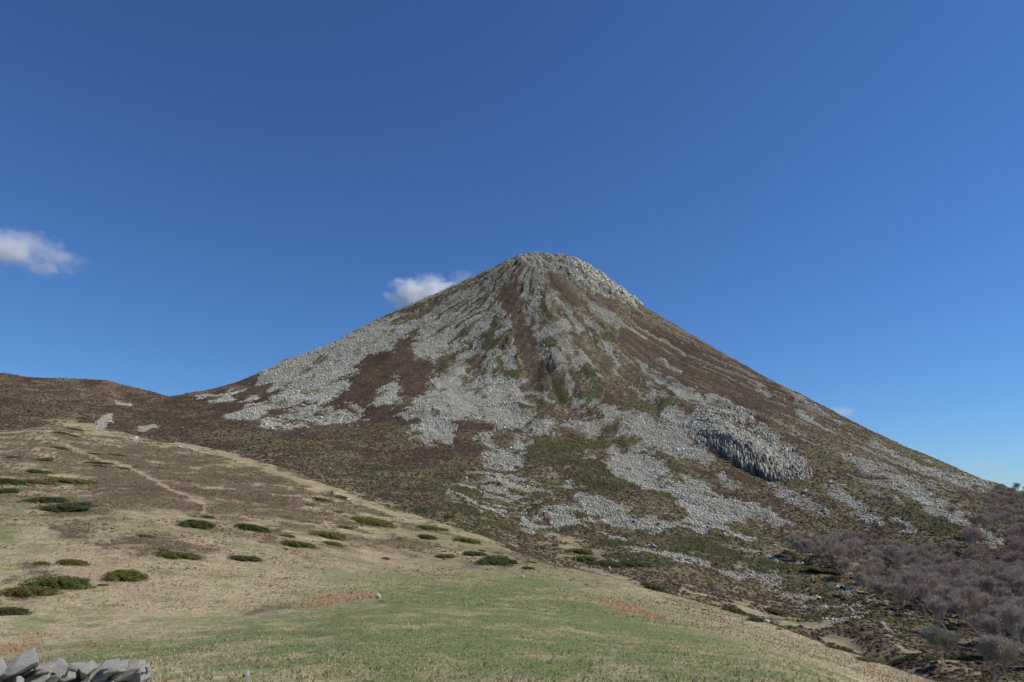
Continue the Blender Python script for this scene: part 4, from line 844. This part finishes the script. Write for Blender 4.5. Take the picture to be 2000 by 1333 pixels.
skin_fig('trousers', [((0,0,.93),.15,.85), ((.1,0,.88),.11), ((.12,.22,.50),.08), ((.12,.26,.14),.06), ((-.1,0,.88),.11), ((-.11,-.12,.48),.08), ((-.11,-.37,.16),.06)], [(0,1),(1,2),(2,3),(0,4),(4,5),(5,6)], M_trs, hk)
skin_fig('hair', [((0,0,1.66),.09), ((0,.01,1.73),.095)], [(0,1)], M_hair, hk)
skin_fig('backpack', [((0,-.20,1.02),.14,.9), ((0,-.22,1.22),.15,.9), ((0,-.20,1.40),.11,.9)], [(0,1),(1,2)], M_bag, hk)

# ---------------------------------------------------------------- clouds: real volumes far behind the peak
def cloud(u, y, r, w, h, dep, dens, nsc, thr, label, seed):
    X, Y_, Z_ = [float(q_) for q_ in unproj(u, y, r)]; s_ = r/FPX
    bm = bmesh.new(); bmesh.ops.create_icosphere(bm, subdivisions=4, radius=1); me = bpy.data.meshes.new('cloud'); bm.to_mesh(me); bm.free()
    m = bpy.data.materials.new('cloud_vapour'); m.use_nodes = True; nt = m.node_tree; nt.nodes.clear()
    out = nt.nodes.new('ShaderNodeOutputMaterial'); pv = nt.nodes.new('ShaderNodeVolumePrincipled'); pv.inputs['Color'].default_value = (.97,.97,.97,1); pv.inputs['Anisotropy'].default_value = .2
    co = objco(nt); ln = nt.nodes.new('ShaderNodeVectorMath'); ln.operation = 'LENGTH'; nt.links.new(co, ln.inputs[0])
    mp = nt.nodes.new('ShaderNodeMapping'); mp.inputs['Location'].default_value = (seed*3.1, seed*1.7, seed); mp.inputs['Scale'].default_value = (w/h*.8, dep/h*.8, 1.0); nt.links.new(co, mp.inputs[0])
    nz = noise(nt, nsc, 6, .62, mp.outputs[0])
    sub = nt.nodes.new('ShaderNodeMath'); sub.operation = 'SUBTRACT'; nt.links.new(nz, sub.inputs[0])
    ml = nt.nodes.new('ShaderNodeMath'); ml.operation = 'MULTIPLY_ADD'; nt.links.new(ln.outputs['Value'], ml.inputs[0]); ml.inputs[1].default_value = .36; ml.inputs[2].default_value = thr; nt.links.new(ml.outputs[0], sub.inputs[1])
    mr = nt.nodes.new('ShaderNodeMapRange'); mr.inputs[1].default_value = 0; mr.inputs[2].default_value = .16; mr.inputs[3].default_value = 0; mr.inputs[4].default_value = dens; nt.links.new(sub.outputs[0], mr.inputs[0])
    nt.links.new(mr.outputs[0], pv.inputs['Density']); nt.links.new(pv.outputs[0], out.inputs['Volume'])
    me.materials.append(m); o = bpy.data.objects.new('cloud', me); col.objects.link(o); o.location = (X, Y_, Z_); o.scale = (w*s_/2, dep/2, h*s_/2); o.rotation_euler = (0, 0, -math.atan2(X, Y_))
    tag(o, label, 'cloud'); return o
cloud(6, 486, 5000, 270, 92, 260, .016, 1.5, .26, 'white cloud reaching in from the left edge of the sky', 1)
cloud(838, 577, 5000, 215, 100, 240, .028, 1.7, .24, 'white cloud rising behind the left shoulder of the peak', 2)
cloud(905, 545, 5200, 80, 50, 150, .004, 1.8, .25, 'faint wisp between the white cloud and the summit ridge', 3)
cloud(1640, 806, 5200, 70, 30, 120, .01, 1.8, .25, 'small white cloud just clearing the right ridge', 4)
cloud(1920, 910, 6000, 80, 26, 120, .004, 1.8, .25, 'faint pinkish cloud low over the end of the right ridge', 5)
